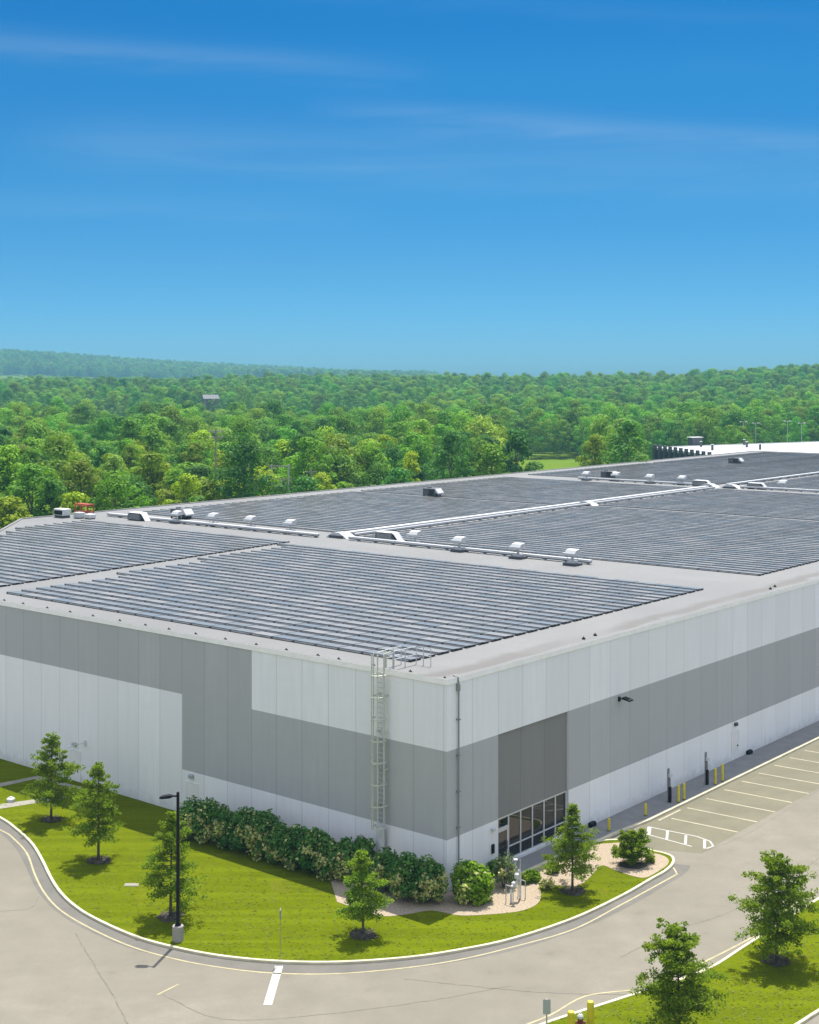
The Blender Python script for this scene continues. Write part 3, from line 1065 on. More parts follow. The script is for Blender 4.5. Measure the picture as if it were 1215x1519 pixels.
hv0 = hvac_proto()
hv_specs = [(95.9, 78.1, 'dark boxy rooftop unit with white end hood, standing alone between two rear arrays'),
            (143.9, 77.6, 'dark rooftop unit with white end hood, behind the distant rear hoods'),
            (193.6, 78.7, 'farthest dark rooftop unit, small before the white roof'),
            (51.6, 82.4, 'dark rooftop unit with white sloping side near the rear duct end')]
for i, (s, t, lb) in enumerate(hv_specs):
    o = hv0 if i == 0 else copy_tree(hv0)
    o.location = B(s, t, ZR)
    o.scale = (.8, .8, .82)
    tag(o, lb, 'rooftop unit', 'dark rooftop units')

# equipment cart and pile at the rear edge
pc = empty('equipment_crate', B(43.0, 94.7, ZR), ANG)
tag(pc, 'grey equipment crate with black front at the rear roof edge by a red frame', 'crate')
MB().bbox(-.6, .6, -1.0, 1.0, .3, 1.1, .05).build('casing', M['offwhite'], pc)
MB().box(-.64, -.6, -.8, .8, .4, .9).build('grille', M['black'], pc)
MB().box(-.5, .5, -.9, .9, .0, .3).build('skid', M['dgrey'], pc)
rk = empty('pipe_rack', B(45.6, 93.7, ZR), ANG)
tag(rk, 'rust-red pipe rack rising at the rear roof edge', 'pipe rack')
fr = MB()
for x in (-.5, .5):
    for y in (-1.2, 0, 1.2):
        fr.tube([(x, y, 0), (x, y, 1.5)], .06, 6)
for z in (.6, 1.4):
    for x in (-.5, .5):
        fr.tube([(x, -1.3, z), (x, 1.3, z)], .07, 6)
    for y in (-1.2, 0, 1.2):
        fr.tube([(-.5, y, z), (.5, y, z)], .07, 6)
fr.build('rack_frame', M['red'], rk)
pp = MB()
for k in range(5):
    pp.tube([(-.35 + k * .17, -1.35, 1.53), (-.35 + k * .17, 1.35, 1.53)], .08, 8)
pp.build('stored_pipe', M['red'], rk)
for k, (s, t, m_, nm) in enumerate(((43.7, 92.2, 'white', 'white box left on the roof before the red rack'), (44.1, 90.6, 'offwhite', 'weathered pale box on the roof nearest the duct end'))):
    o = empty('storage_box', B(s, t, ZR), ANG)
    tag(o, nm, 'box')
    MB().bbox(-.45, .45, -.6, .6, .12, .75 - .15 * k, .04).build('box_body', M[m_], o)
    MB().box(-.4, .4, -.5, .5, 0, .12).build('skid', M['dgrey'], o)

# ------------------------------------------------------------------ distant white-roofed building
ww = empty('white_roofed_building', (0, 0, 0))
tag(ww, 'distant low building with a bright white roof and dark pillared end', 'building')
P1, P2 = G(971, 664, 10.5), G(1068, 681, 10.5)
far = [P1, P2, (230, 262), (420, 300), (330, 460), (140, 430)]
P2 = (88, 337)
far = [P1, (73.5, 337), (84, 331), (158, 270), (420, 262), (520, 420), (150, 428)]
wl = MB()
for i in range(len(far)):
    a, b_ = far[i], far[(i + 1) % len(far)]
    wl.add([(a[0], a[1], -.1), (b_[0], b_[1], -.1), (b_[0], b_[1], 10.2), (a[0], a[1], 10.2)], [(0, 1, 2, 3)])
wl.build('wall', M['unit'], ww)
MB().poly(far, 10.5).poly(far, 10.2).build('roof', M['white'], ww)
rim = MB()
rim.sweep(far + [far[0]], -.2, .15, 10.0, 10.7)
rim.build('roof_edge', M['white'], ww)
a, b_ = Vector(far[0]), Vector(far[1])
n_ = 11
for k in range(n_):
    p = a.lerp(b_, (k + .5) / n_)
    c = MB().bbox(-.4, .4, -.5, .3, 0, 11.5, .05)
    c.build('pillar', M['dgrey'], ww, (p.x - .45, p.y - .1, 0), math.atan2((b_ - a).y, (b_ - a).x))
for x, y, w in ((79.4, 389, 1.7), (79.6, 382, .3), (79, 365, .32), (94, 393, .3), (91.6, 380, .32), (92.2, 368, .3)):
    o = empty('roof_vent' if w < 1 else 'roof_hatch', (x, y, 10.5), .4)
    tag(o, ('dark roof hut on the far edge of the distant white roof' if w > 1 else
            f'small dark vent on the distant white roof, {ordinal(1 + [79, 79.6, 91.6, 92.2, 94].index(x))} from the pillared end'), 'roof vent')
    MB().bbox(-w, w, -w * .6, w * .6, 0, 1.2 + w * .6, .08).build('vent_body', M['unit'], o)
    MB().bbox(-w * 1.15, w * 1.15, -w * .75, w * .75, 1.22 + w * .6, 1.4 + w * .6, .05).build('vent_cap', M['offwhite'], o)

# ------------------------------------------------------------------ lamp post, signs, bollards, posts
lx, ly = G(264, 1395, ZL)
lp = empty('lamp_post', (lx, ly, ZL))
tag(lp, 'tall black lamp post on a pale concrete base at the lawn edge', 'lamp post')
mb = MB()
mb.loft([[(r * math.cos(2 * math.pi * k / 16), r * math.sin(2 * math.pi * k / 16), z) for k in range(16)] for r, z in ((.3, -.05), (.3, .76), (.27, .8))], True, True)
mb.build('concrete_base', M['concrete'], lp, smooth=False)
mb = MB()
mb.box(-.16, .16, -.16, .16, .8, .84)
for x in (-.2, .2):
    for y in (-.0,):
        mb.tube([(x * .6, y, .84), (x * .6, y, .92)], .025, 6)
mb.loft([[(-r, -r, z), (r, -r, z), (r, r, z), (-r, r, z)] for r, z in ((.085, .84), (.07, 7.85))], True, True)
mb.build('pole', M['black'], lp)
hd = MB()
hd.box(-.35, -.06, -.035, .035, 7.6, 7.68)
hd.loft([[(x, -w, z0), (x, w, z0), (x, w, z1), (x, -w, z1)] for x, w, z0, z1 in ((-.3, .1, 7.58, 7.7), (-.45, .16, 7.55, 7.71), (-.85, .17, 7.52, 7.64), (-.98, .08, 7.52, 7.58))], True, True)
head = hd.build('lamp_head', M['black'], lp)
MB().box(-.86, -.5, -.12, .12, 7.505, 7.519).build('lamp_lens', M['lens'], head)

sx, sy = G(416, 1424, ZL)
sg = empty('marker_post', (sx, sy, ZL))
tag(sg, 'thin marker post with a narrow edge-on sign near the white stop line', 'sign post')
MB().tube([(0, 0, -.05), (0, 0, 2.6)], .015, 6).build('post', M['pipe'], sg)
MB().bbox(-.03, .03, -.16, .16, 2.1, 2.6, .012).build('sign_plate', M['pipe'], sg)
sx, sy = G(811, 1545, ZL)
sg = empty('sign_post', (sx, sy, ZL))
tag(sg, 'grey sign seen from behind on a post beside the yellow bollards', 'sign post')
MB().tube([(0, 0, -.05), (0, 0, 1.9)], .04, 6).build('post', M['galv'], sg)
MB().bbox(-.17, .17, -.06, -.03, 1.25, 1.9, .012).build('sign_plate', M['sign'], sg)


def bollard(x, y, z, h, label, group, r=.09):
    o = empty('bollard', (x, y, z))
    tag(o, label, 'bollard', group)
    m = MB()
    rings = []
    for rr, zz in ((r, -.05), (r, h - r * .7), (r * .85, h - r * .3), (r * .5, h - .02), (r * .1, h)):
        rings.append([(rr * math.cos(2 * math.pi * k / 14), rr * math.sin(2 * math.pi * k / 14), zz) for k in range(14)])
    m.loft(rings, True, True)
    m.build('bollard_body', M['yellow'], o)
    MB().loft([[(rr * math.cos(2 * math.pi * k / 14), rr * math.sin(2 * math.pi * k / 14), zz) for k in range(14)] for rr, zz in ((r + .02, 0), (r + .02, .06))], True, True).build('base_collar', M['dgrey'], o)
    return o


for px, pyb, pyt, lb in ((847, 1538, 1499, 'short yellow bollard on the near side of the hydrant'), (876, 1527, 1484, 'tall yellow bollard on the far side of the hydrant')):
    x, y = G(px, pyb, ZL)
    bollard(x, y, ZL, (pyb - pyt) * y / F, lb, 'yellow bollards by the hydrant', .16)
for s, t, h, lb in ((15.3, -1.5, .85, 'thin yellow bollard on the sidewalk nearest the entrance'), (19.6, -1.75, .85, 'thin yellow bollard on the sidewalk by the white hatched zone'),
                    (23.7, -2.0, 1.2, 'yellow bollard close in front of the nearer charging post'), (24.5, -2.0, 1.2, 'yellow bollard standing clear beside the nearer charging post'),
                    (29.2, -2.0, 1.2, 'yellow bollard close in front of the farther charging post'), (30.3, -2.0, 1.3, 'yellow bollard standing clear beside the farther charging post')):
    p = B(s, t)
    bollard(p.x, p.y, .125, h, lb, 'yellow bollards on the sidewalk')

for i, (s, t) in enumerate(((23.3, -1.45), (28.8, -1.45))):
    p = B(s, t)
    o = empty('charging_post', (p.x, p.y, .125), ANG)
    tag(o, 'nearer dark charging post with white head behind yellow bollards' if i == 0 else 'farther dark charging post with white head by the service door', 'charging post', 'charging posts on the sidewalk')
    MB().bbox(-.14, .14, -.02, .06, 0, 2.35, .03).build('back_panel', M['postgrey'], o)
    MB().bbox(-.13, .13, -.18, -.022, .0, 1.1, .04).build('cabinet', M['black'], o)
    MB().bbox(-.1, .1, -.13, -.022, 1.12, 1.7, .03).build('display_unit', M['postgrey'], o)
    MB().bbox(-.16, .16, -.24, -.022, 1.77, 2.02, .05).build('lamp_cap', M['white'], o)

# fire hydrant
hx, hy = G(861, 1533, ZL)
hyd = empty('fire_hydrant', (hx, hy, ZL))
tag(hyd, 'dark red fire hydrant with a pale bonnet between two yellow bollards', 'fire hydrant')


def lathe(prof, n=14):
    return [[(r * math.cos(2 * math.pi * k / n), r * math.sin(2 * math.pi * k / n), z) for k in range(n)] for r, z in prof]


b = MB().loft(lathe(((.17, -.05), (.17, .06), (.12, .08), (.11, .62), (.15, .64), (.15, .70))), True, True)
b.tube([(-.24, 0, .5), (.24, 0, .5)], .06, 10).tube([(0, -.2, .45), (0, 0, .45)], .075, 10)
b.build('barrel', M['hydrant'], hyd)
MB().loft(lathe(((.15, .702), (.14, .8), (.08, .88), (.03, .9), (.03, .96))), True, True).build('bonnet', M['white'], hyd)

# backflow preventer in the gravel
p = G(765, 1336, ZL)
bf = empty('backflow_preventer', (p[0], p[1], ZL), ANG)
tag(bf, 'pale painted backflow preventer pipe loop standing on the tan gravel', 'pipework')
b = MB()
b.tube([(-.45, 0, -.05), (-.45, 0, .75), (-.42, 0, .88), (-.3, 0, .95)], .06, 10)
b.tube([(.45, 0, -.05), (.45, 0, 1.45), (.42, 0, 1.58), (.3, 0, 1.65)], .06, 10)
b.tube([(-.3, 0, .95), (.1, 0, 1.0), (.3, 0, 1.65)], .06, 10)
b.build('pipe_loop', M['offwhite'], bf)
v_ = MB()
v_.bbox(-.3, .0, -.12, .12, .85, 1.12, .05).bbox(.0, .26, -.13, .13, 1.25, 1.52, .05)
v_.build('valve_body', M['white'], bf)
MB().tube([(0, 0, 1.6), (0, 0, 2.35)], .035, 6).tube([(.45, 0, 1.6), (.45, 0, 2.2)], .035, 6).build('valve_stem', M['galv'], bf)
MB().loft([[(.13 * math.cos(a) , .13 * math.sin(a), z) for a in [2 * math.pi * k / 14 for k in range(14)]] for z in (2.3, 2.36)], True, True).build('hand_wheel', M['white'], bf)
st_ = MB()
for x in (-.6, .6):
    st_.tube([(x, -.25, 0), (x, -.25, 1.0)], .03, 6).tube([(x, .25, 0), (x, .25, 1.0)], .03, 6).tube([(x, -.25, 1.0), (x, .25, 1.0)], .03, 6)
st_.build('support_frame', M['galv'], bf)

# lids in the lawn
x, y = G(195, 1313, ZL)
o = empty('utility_cover', (x, y, ZL))
tag(o, 'flat pale utility cover set in the lawn by the lamp post', 'utility cover')
MB().bbox(-.42, .42, -.22, .22, -.05, .04, .02).build('cover_frame', M['path'], o)
MB().bbox(-.34, .34, -.15, .15, .042, .055, .01).build('lid', M['path'], o)
x, y = G(16, 1189, ZL)
o = empty('access_cover', (x, y, ZL))
tag(o, 'small white access cover between the two lawn paths', 'utility cover')
MB().loft(lathe(((.3, -.05), (.3, .2), (.2, .28))), True, True).build('cover_body', M['white'], o)
MB().loft(lathe(((.12, .28), (.1, .34))), True, True).build('cap', M['offwhite'], o)

# ------------------------------------------------------------------ vegetation
FOL = {
    'young': foliage('young_oak_leaves', (.12, .20, .012), (.22, .29, .022), 1.1, .5),
    'fresh': foliage('fresh_leaves', (.15, .26, .018), (.24, .33, .03), 1.1, .52),
    'hedge': foliage('dark_laurel_leaves', (.046, .145, .03), (.115, .235, .045), 1.3, .42),
    'pale': foliage('cream_green_leaves', (.34, .38, .11), (.62, .57, .27), 1.6, .4),
    'round': foliage('bright_round_shrub_leaves', (.12, .24, .008), (.20, .32, .014), 1.2, .4),
    'sparse': foliage('grey_green_leaves', (.10, .16, .06), (.17, .23, .09), 1.2, .35),
    'forest': foliage('forest_leaves', (.05, .1, .01), (.08, .13, .015), .12, .36, .012, .12, use_color=True),
    'far': foliage('far_forest_leaves', (.08, .22, .012), (.18, .33, .014), .022, .33, .025, .36),
}


def leaf(mb, p, nrm, size, rr, mi=0, asp=.62):
    nrm = nrm.normalized()
    a = Vector((rr.uniform(-1, 1), rr.uniform(-1, 1), rr.uniform(-1, 1)))
    e1 = nrm.cross(a)
    if e1.length < 1e-3:
        e1 = nrm.cross(Vector((1, 0, .2)))
    e1.normalize()
    e2 = nrm.cross(e1)
    e1 *= size
    e2 *= size * asp
    mb.add([p - e1, p - e2 + e1 * .15, p + e1, p + e2 + e1 * .15], [(0, 1, 2, 3)], mi)


def rvec(rr):
    while True:
        v = Vector((rr.uniform(-1, 1), rr.uniform(-1, 1), rr.uniform(-1, 1)))
        if .05 < v.length < 1:
            return v.normalized()


def young_tree(seed, h, r, z0=.2, dens=1.0, lsize=.105, power=.9, stems=1):
    """whorled limbs on a straight leader; leaves in clusters along the outer part of each limb"""
    rr = random.Random(seed)
    tk, cr = MB(), MB()
    lean = (rr.uniform(-.12, .12), rr.uniform(-.12, .12))
    starts = [(0, 0)] if stems == 1 else [(.0, .0), (.28, .1), (-.2, -.12)][:stems]
    for sx_, sy_ in starts:
        lx_, ly_ = lean[0] + sx_ * 2, lean[1] + sy_ * 2
        path = [(sx_ * .5 + lx_ * k / 6, sy_ * .5 + ly_ * k / 6, -.05 + h * .96 * k / 6) for k in range(7)]
        r0 = .013 * h + .018
        tk.tube(path, [r0 * (1 - .88 * k / 6) for k in range(7)], 7)
        nb = int(40 * dens / len(starts)) + 6
        ga = rr.uniform(0, 6)
        for i in range(nb):
            u = (i + rr.uniform(-.4, .4)) / nb
            u = min(max(u, 0), .99)
            z = h * (z0 + (.97 - z0) * u)
            ga += 2.4 + rr.uniform(-.5, .5)
            prof = (1 - u) ** power * (.45 + .55 * min(1, u / .16)) + .07
            L = r * prof * rr.uniform(.5, 1.3)
            el = -.12 + .75 * u + rr.uniform(-.18, .18)
            base = Vector((sx_ * .5 + lx_ * z / h, sy_ * .5 + ly_ * z / h, z))
            d = Vector((math.cos(ga) * math.cos(el), math.sin(ga) * math.cos(el), math.sin(el)))
            bend = Vector((0, 0, rr.uniform(-.25, .1)))
            pts = [base + d * L * q + bend * L * q * q for q in (0, .35, .7, 1)]
            tk.tube(pts, [.02 + .006 * L, .014, .009, .004], 4)
            ncl = max(2, int(L * 4.4 * dens ** .3))
            for c in range(ncl):
                q = .28 + .75 * (c + rr.random()) / ncl
                cp_ = base + d * L * q + bend * L * q * q
                side = Vector((-d.y, d.x, 0)) * rr.uniform(-.42, .42) * L * q * .8
                cp_ = cp_ + side + Vector((0, 0, rr.uniform(-.08, .1)))
                cs = rr.uniform(.22, .44) * (.75 + .25 * r / 1.7) * (1.08 - .5 * u)
                for k in range(int(rr.uniform(36, 60))):
                    off = rvec(rr) * cs * rr.random() ** .5
                    off.z *= .62
                    nn = Vector((0, 0, 1)) * rr.uniform(.3, 1.2) + rvec(rr) * .9
                    leaf(cr, cp_ + off, nn, lsize * rr.uniform(.7, 1.4), rr)
    return tk, cr


tree_specs = [
    # px, base py, top py, half width px, seed, label, kind
    (76, 1216, 1087, 43, 1, 'young conical tree on the lawn, nearest the two concrete paths', 'young', 1),
    (146, 1277, 1130, 42, 2, 'young pointed tree on the lawn, second along from the concrete paths', 'young', 1),
    (253, 1360, 1203, 46, 3, 'young tree on the lawn directly behind the black lamp post', 'young', 1),
    (539, 1387, 1260, 38, 4, 'small bushy young tree on the lawn in front of the roof ladder', 'young', 1),
    (849, 1322, 1193, 40, 5, 'slender young tree standing before the glazed entrance', 'young', 1),
    (938, 1283, 1231, 20, 6, 'small multi-stemmed tree in the gravel tip of the island', 'young', 3),
    (1152, 1426, 1269, 58, 7, 'broad young tree on the corner lawn, farther from the hydrant', 'young', 1),
    (1008, 1540, 1376, 58, 8, 'broad young tree on the corner lawn beside the yellow bollards', 'young', 1),
]
for px, pyb, pyt, hw, seed, lb, kd, stems in tree_specs:
    x, y = G(px, pyb, ZL)
    h = (pyb - pyt) * y / F
    r = hw * y / F
    tk, cr = young_tree(seed * 7 + 3, h, r * 1.16, .22 if stems == 1 else .22, 1.5 if hw > 50 else 1.15, .06, .85 if hw < 50 else .52, stems)
    o = empty('young_tree', (x, y, ZL))
    tag(o, lb, 'tree', 'young trees planted on the lawns')
    tk.build('trunk', M['bark'], o, smooth=True)
    cr.build('crown', FOL['young'] if seed not in (4,) else FOL['fresh'], o)
    ml = MB()
    rr = random.Random(seed)
    rm = .72 if stems == 1 else .8
    ring = [((rm + rr.uniform(-.15, .15)) * math.cos(2 * math.pi * k / 20), (rm + rr.uniform(-.15, .15)) * math.sin(2 * math.pi * k / 20)) for k in range(20)]
    ml.add([(0, 0, .07)] + [(a_ * .6, b2 * .6, .055) for a_, b2 in ring] + [(a_, b2, .004) for a_, b2 in ring],
           [(0, 1 + k, 1 + (k + 1) % 20) for k in range(20)] + [(1 + k, 21 + k, 21 + (k + 1) % 20, 1 + (k + 1) % 20) for k in range(20)])
    for k in range(160):
        a_, q = rr.uniform(0, 6.28), rm * rr.random() ** .5 * 1.02
        leaf(ml, Vector((q * math.cos(a_), q * math.sin(a_), .06 + rr.uniform(0, .03))), Vector((rr.uniform(-.5, .5), rr.uniform(-.5, .5), 1)), rr.uniform(.05, .1), rr)
    mo = ml.build('mulch_bed', M['mulch'], None, (x, y, ZL + .014))
    tag(mo, kind='structure')


def shrub(seed, rx, ry, h, lsize=.12, n=1500, lumps=16, droop=.0):
    """dome of leaf clumps around short stems; returns stems, main leaves and a pale second leaf set, cream leaves plus painted sunlight"""
    rr = random.Random(seed)
    stm, a, b2 = MB(), MB(), MB()
    for k in range(6):
        t = rr.uniform(0, 6.28)
        q = rr.uniform(.3, .8)
        stm.tube([(.08 * math.cos(t), .08 * math.sin(t), -.05), (rx * q * .5 * math.cos(t), ry * q * .5 * math.sin(t), h * .45), (rx * q * math.cos(t), ry * q * math.sin(t), h * .8)], [.035, .022, .01], 5)
    for k in range(lumps):
        t = 6.28 * (k * .618 % 1) + rr.uniform(-.3, .3)
        zc = (k + .5) / lumps
        ph = math.acos(max(-1, min(1, 1 - 1.62 * (1 - zc)))) if True else 0
        cx_, cy_ = rx * .68 * math.sin(ph) * math.cos(t), ry * .68 * math.sin(ph) * math.sin(t)
        cz = h * (.40 + .40 * math.cos(ph)) + rr.uniform(-.1, .1)
        lr = rr.uniform(.24, .5) * min(rx, ry, h * .6) + .06
        pale = rr.random() < droop * 1.35 and cz < h * .58  # low clumps paler: cream leaves plus sunlight put into their colour
        for i in range(n // lumps):
            d = rvec(rr)
            p_ = Vector((cx_, cy_, cz)) + d * lr * (rr.random() ** .35)
            if p_.z < .02:
                continue
            nn = d + Vector((0, 0, .5)) + rvec(rr) * .8
            leaf(b2 if rr.random() < (.75 if pale else .08 * (droop > 0)) else a, p_, nn, lsize * rr.uniform(.65, 1.35), rr)
    return stm, a, b2


def place_shrub(px, py, wpx, hpx, seed, label, cat, mats, group, lsize=.12, n=1500, lumps=16, droop=0., depth=1.0, name='shrub'):
    x, y = G(px, py, ZL)
    rx = wpx / 2 * y / F
    y2 = y + rx * depth * .9                       # py is the front foot of the plant
    h = hpx * y / F * .93
    o = empty(name, (x * y2 / y, y2, ZL))
    tag(o, label, cat, group)
    stm, a, b2 = shrub(seed, rx, rx * depth, h, lsize, n, lumps, droop)
    stm.build('stem', M['bark'], o)
    a.build('foliage', FOL[mats[0]], o)
    if b2.f:
        b2.build('pale_foliage' if mats[1] == 'pale' else 'flower', FOL[mats[1]], o)
    return o


hs = [(288, 1252, 56, 64), (314, 1257, 56, 72), (340, 1264, 58, 74), (366, 1272, 58, 76), (392, 1280, 60, 76), (418, 1288, 60, 76), (444, 1295, 58, 72), (468, 1303, 58, 72), (492, 1309, 56, 70), (516, 1312, 54, 76), (538, 1306, 44, 66)]
for i, (px, py, w, h) in enumerate(hs):
    place_shrub(px, py, w * (1 + .1 * math.sin(i * 2.3)), h * (1 + .11 * math.sin(i * 1.9 + 1)), 100 + i, f'dark green laurel with pale lower leaves, {ordinal(i + 1)} from the lamp-post end of the hedge', 'shrub', ('hedge', 'pale'), 'laurels in the hedge along the front wall', .105, 3400, 26, .48 + .2 * math.sin(i * 1.7), .9, 'laurel_shrub')
for i, (px, py, w, h, lb) in enumerate(((574, 1331, 54, 74, 'dark laurel shrub at the foot of the roof ladder'), (606, 1346, 62, 84, 'large dark laurel with pale front between ladder and corner shrub'), (638, 1347, 52, 78, 'dark laurel tight against the warehouse corner'))):
    place_shrub(px, py, w, h, 140 + i, lb, 'shrub', ('hedge', 'pale'), 'laurels in the hedge along the front wall', .105, 3400, 26, .45, .9, 'laurel_shrub')
place_shrub(700, 1347, 70, 70, 160, 'large bright green rounded shrub at the warehouse corner', 'shrub', ('round', 'pale'), None, .12, 3600, 26, .03, .9, 'round_shrub')
place_shrub(748, 1322, 44, 62, 161, 'sparse grey-green shrub behind the pale pipe loop', 'shrub', ('sparse', 'pale'), None, .09, 900, 14, .1, .8, 'sparse_shrub')
place_shrub(736, 1302, 26, 26, 162, 'small dark shrub at the wall beside the glass door', 'shrub', ('hedge', 'pale'), 'small shrubs in the gravel', .1, 500, 9, 0, .9, 'small_shrub')
place_shrub(790, 1311, 26, 21, 163, 'low green shrub under the entrance windows', 'shrub', ('round', 'pale'), 'small shrubs in the gravel', .09, 600, 9, 0, .9, 'small_shrub')
place_shrub(778, 1313, 18, 16, 164, 'little green shrub next to the pale pipe loop', 'shrub', ('young', 'pale'), 'small shrubs in the gravel', .08, 420, 8, 0, .9, 'small_shrub')
place_shrub(820, 1299, 24, 18, 165, 'low shrub half hidden by the entrance tree', 'shrub', ('young', 'pale'), 'small shrubs in the gravel', .08, 420, 8, 0, .9, 'small_shrub')
place_shrub(914, 1268, 14, 12, 166, 'tiny dark shrub on the gravel behind the multi-stemmed tree', 'shrub', ('young', 'pale'), 'small shrubs in the gravel', .07, 340, 8, 0, .9, 'small_shrub')
place_shrub(963, 1282, 18, 15, 167, 'tiny dark shrub at the tip of the gravel island', 'shrub', ('young', 'pale'), 'small shrubs in the gravel', .07, 400, 8, 0, .9, 'small_shrub')
place_shrub(812, 1322, 30, 16, 168, 'pale yellowish low plants at the gravel edge before the entrance tree', 'shrub', ('pale', 'fresh'), None, .07, 300, 9, .4, .8, 'ground_cover_plant')

# short grass on the lawns
gb = MB()
rg_ = random.Random(5)


def inside(p, poly):
    x, y = p
    c = False
    j = len(poly) - 1
    for i in range(len(poly)):
        xi, yi = poly[i]
        xj, yj = poly[j]
        if (yi > y) != (yj > y) and x < (xj - xi) * (y - yi) / (yj - yi) + xi:
            c = not c
        j = i
    return c


lawn_poly = kerb + back_kerb[1:] + [tuple(p) for p in end_pts]
lawn2_poly = k2 + k3[:-1]
made = 0
while made < 8000:
    px, py = rg_.uniform(-40, 1260), rg_.uniform(1140, 1560)
    x, y = G(px, py, ZL)
    if not (inside((x, y), lawn_poly) or inside((x, y), lawn2_poly)) or inside((x, y), bed):
        continue
    made += 1
    n_ = Vector((rg_.uniform(-.25, .25), rg_.uniform(-.25, .25), 1))
    leaf(gb, Vector((x, y, ZL + rg_.uniform(.004, .02))), n_, rg_.uniform(.05, .13), rg_, 0, .4)
gm = foliage('grass_blades', (.088, .116, .003), (.112, .138, .0045), .6, .15)
tag(gb.build('grass', gm), kind='stuff', label='short blades of mown grass on the lawns')

# ------------------------------------------------------------------ forest
def forest_crown(seed, h, r, conic=0.):
    rr = random.Random(seed)
    cr, tk = MB(), MB()
    zb = h * .16
    ch = h - zb
    tk.tube([(0, 0, -.5), (rr.uniform(-.2, .2), rr.uniform(-.2, .2), h * .4), (rr.uniform(-.5, .5), rr.uniform(-.5, .5), h * .82)], [.28, .2, .05], 7)
    nl = 38
    for k in range(nl):
        u = (k + .5) / nl
        t = k * 2.399 + rr.uniform(-.4, .4)
        prof = math.sin(math.pi * min(1, (.12 + .88 * u)) ** .8) ** .75 if not conic else (1 - u) ** .7 * (1 if u > .1 else .7)
        q = rr.uniform(.55, 1.0)
        rad = r * prof * q * (1 + .28 * math.sin(2 * t + seed) + .18 * math.sin(3 * t + 2 * seed))
        if rr.random() < .14:
            continue
        z = zb + ch * (u * .9 + .04) + rr.uniform(-.4, .4)
        c = Vector((rad * math.cos(t), rad * math.sin(t), z))
        lr = rr.uniform(.9, 2.1) * r / 4.3 * (1.0 if not conic else .8)
        if k % 5 == 0:
            tk.tube([(0, 0, z * .75), tuple(c)], [.1, .03], 4)
        for i in range(165):
            d = rvec(rr)
            if d.z < -.35 and rr.random() < .7:
                d.z = -d.z
            p_ = c + Vector((d.x * lr, d.y * lr, d.z * lr * .75)) * (rr.random() ** .22)
            nn = d * 1.5 + Vector((0, 0, .4)) + rvec(rr) * .7
            leaf(cr, p_, nn, rr.uniform(.14, .32), rr, 0, .7)
    return tk, cr


variants = []
for k, (h, r, cn) in enumerate(((17, 4.4, 0), (18, 5.0, 0), (14.5, 4.2, 0), (18.5, 4.0, 0), (20, 4.7, 0), (16, 3.2, 1))):
    tk, cr = forest_crown(500 + k, h, r, cn)
    variants.append((h, tk.mesh('trunk', M['bark']), cr.mesh('crown', FOL['forest'])))
bush_t, bush_c = forest_crown(600, 6.5, 3.4)
variants.append((6.5, bush_t.mesh('trunk', M['bark']), bush_c.mesh('crown', FOL['forest'])))

KINDS = [('bright green', (.125, .245, .012)), ('deep green', (.05, .14, .02)), ('yellow-green', (.21, .285, .006)), ('olive green', (.14, .21, .012)), ('mid green', (.09, .20, .018)), ('pale green', (.17, .27, .035))]
KW = [24, 20, 16, 12, 22, 6]

bl = [B(*p) for p in outline]
hull = [B(-7, -12)[:2], B(SL + 6, -14)[:2], B(SL + 6, WT + 5)[:2], B(36, WT + 5)[:2], B(-7, 62)[:2]]
far_poly = [(far[0][0] - 5, far[0][1]), (76, 340), (118, 322), (430, 255), (530, 425), (150, 436), (far[0][0] - 3, far[0][1] + 6)]


def blocked(x, y):
    if inside((x, y), hull) or inside((x, y), far_poly):
        return True
    if y < 130 and x > -120:
        return True
    px, py = PX(x, y)
    if 738 < px < 882 and 268 < y < 506:
        return True
    if (390 < px < 442 and y < 242) or (312 < px < 330 and y < 236) or (456 < px < 470 and y < 243):
        return True
    if px > 880 and y < 436 and x > 60 and py > 695:
        return True
    s, t = toB(x, y)
    if s < 36 and t < 62 + max(0, s) + 3:
        return True
    if 940 < px < 1110 and 285 < y < 440:
        return True
    wob = 60 * mnoise.noise(Vector((x / 130, 2.2, 0)))
    if px < 640 and 600 + wob < y < 830 + wob:
        return True
    if 1100 < px and 436 < y < 520:          # lamp-lit yard behind the white roof
        return True
    return False


cand = []
fr_ = random.Random(77)
grid = {}


def ok_spacing(x, y, d):
    gx, gy = int(x // 10), int(y // 10)
    for i in (-1, 0, 1):
        for j in (-1, 0, 1):
            for (a_, b2) in grid.get((gx + i, gy + j), ()):
                if (a_ - x) ** 2 + (b2 - y) ** 2 < d * d:
                    return False
    grid.setdefault((gx, gy), []).append((x, y))
    return True


tries = 0
while tries < 190000:
    tries += 1
    y = 150 + 1450 * fr_.random() ** .75
    x = fr_.uniform(-.62, .5) * y
    if blocked(x, y):
        continue
    dsp = 5.7 if y < 420 else 6.8 if y < 800 else 8.0
    if ok_spacing(x, y, dsp):
        cand.append((x, y))
# the 300 that show largest: nearest to the camera and inside the view
inview = sorted([c for c in cand if -40 < PX(*c)[0] < 1255], key=lambda c: math.hypot(*c))
singles = inview[:292]
sset = set(singles)
rest = [c for c in cand if c not in sset]

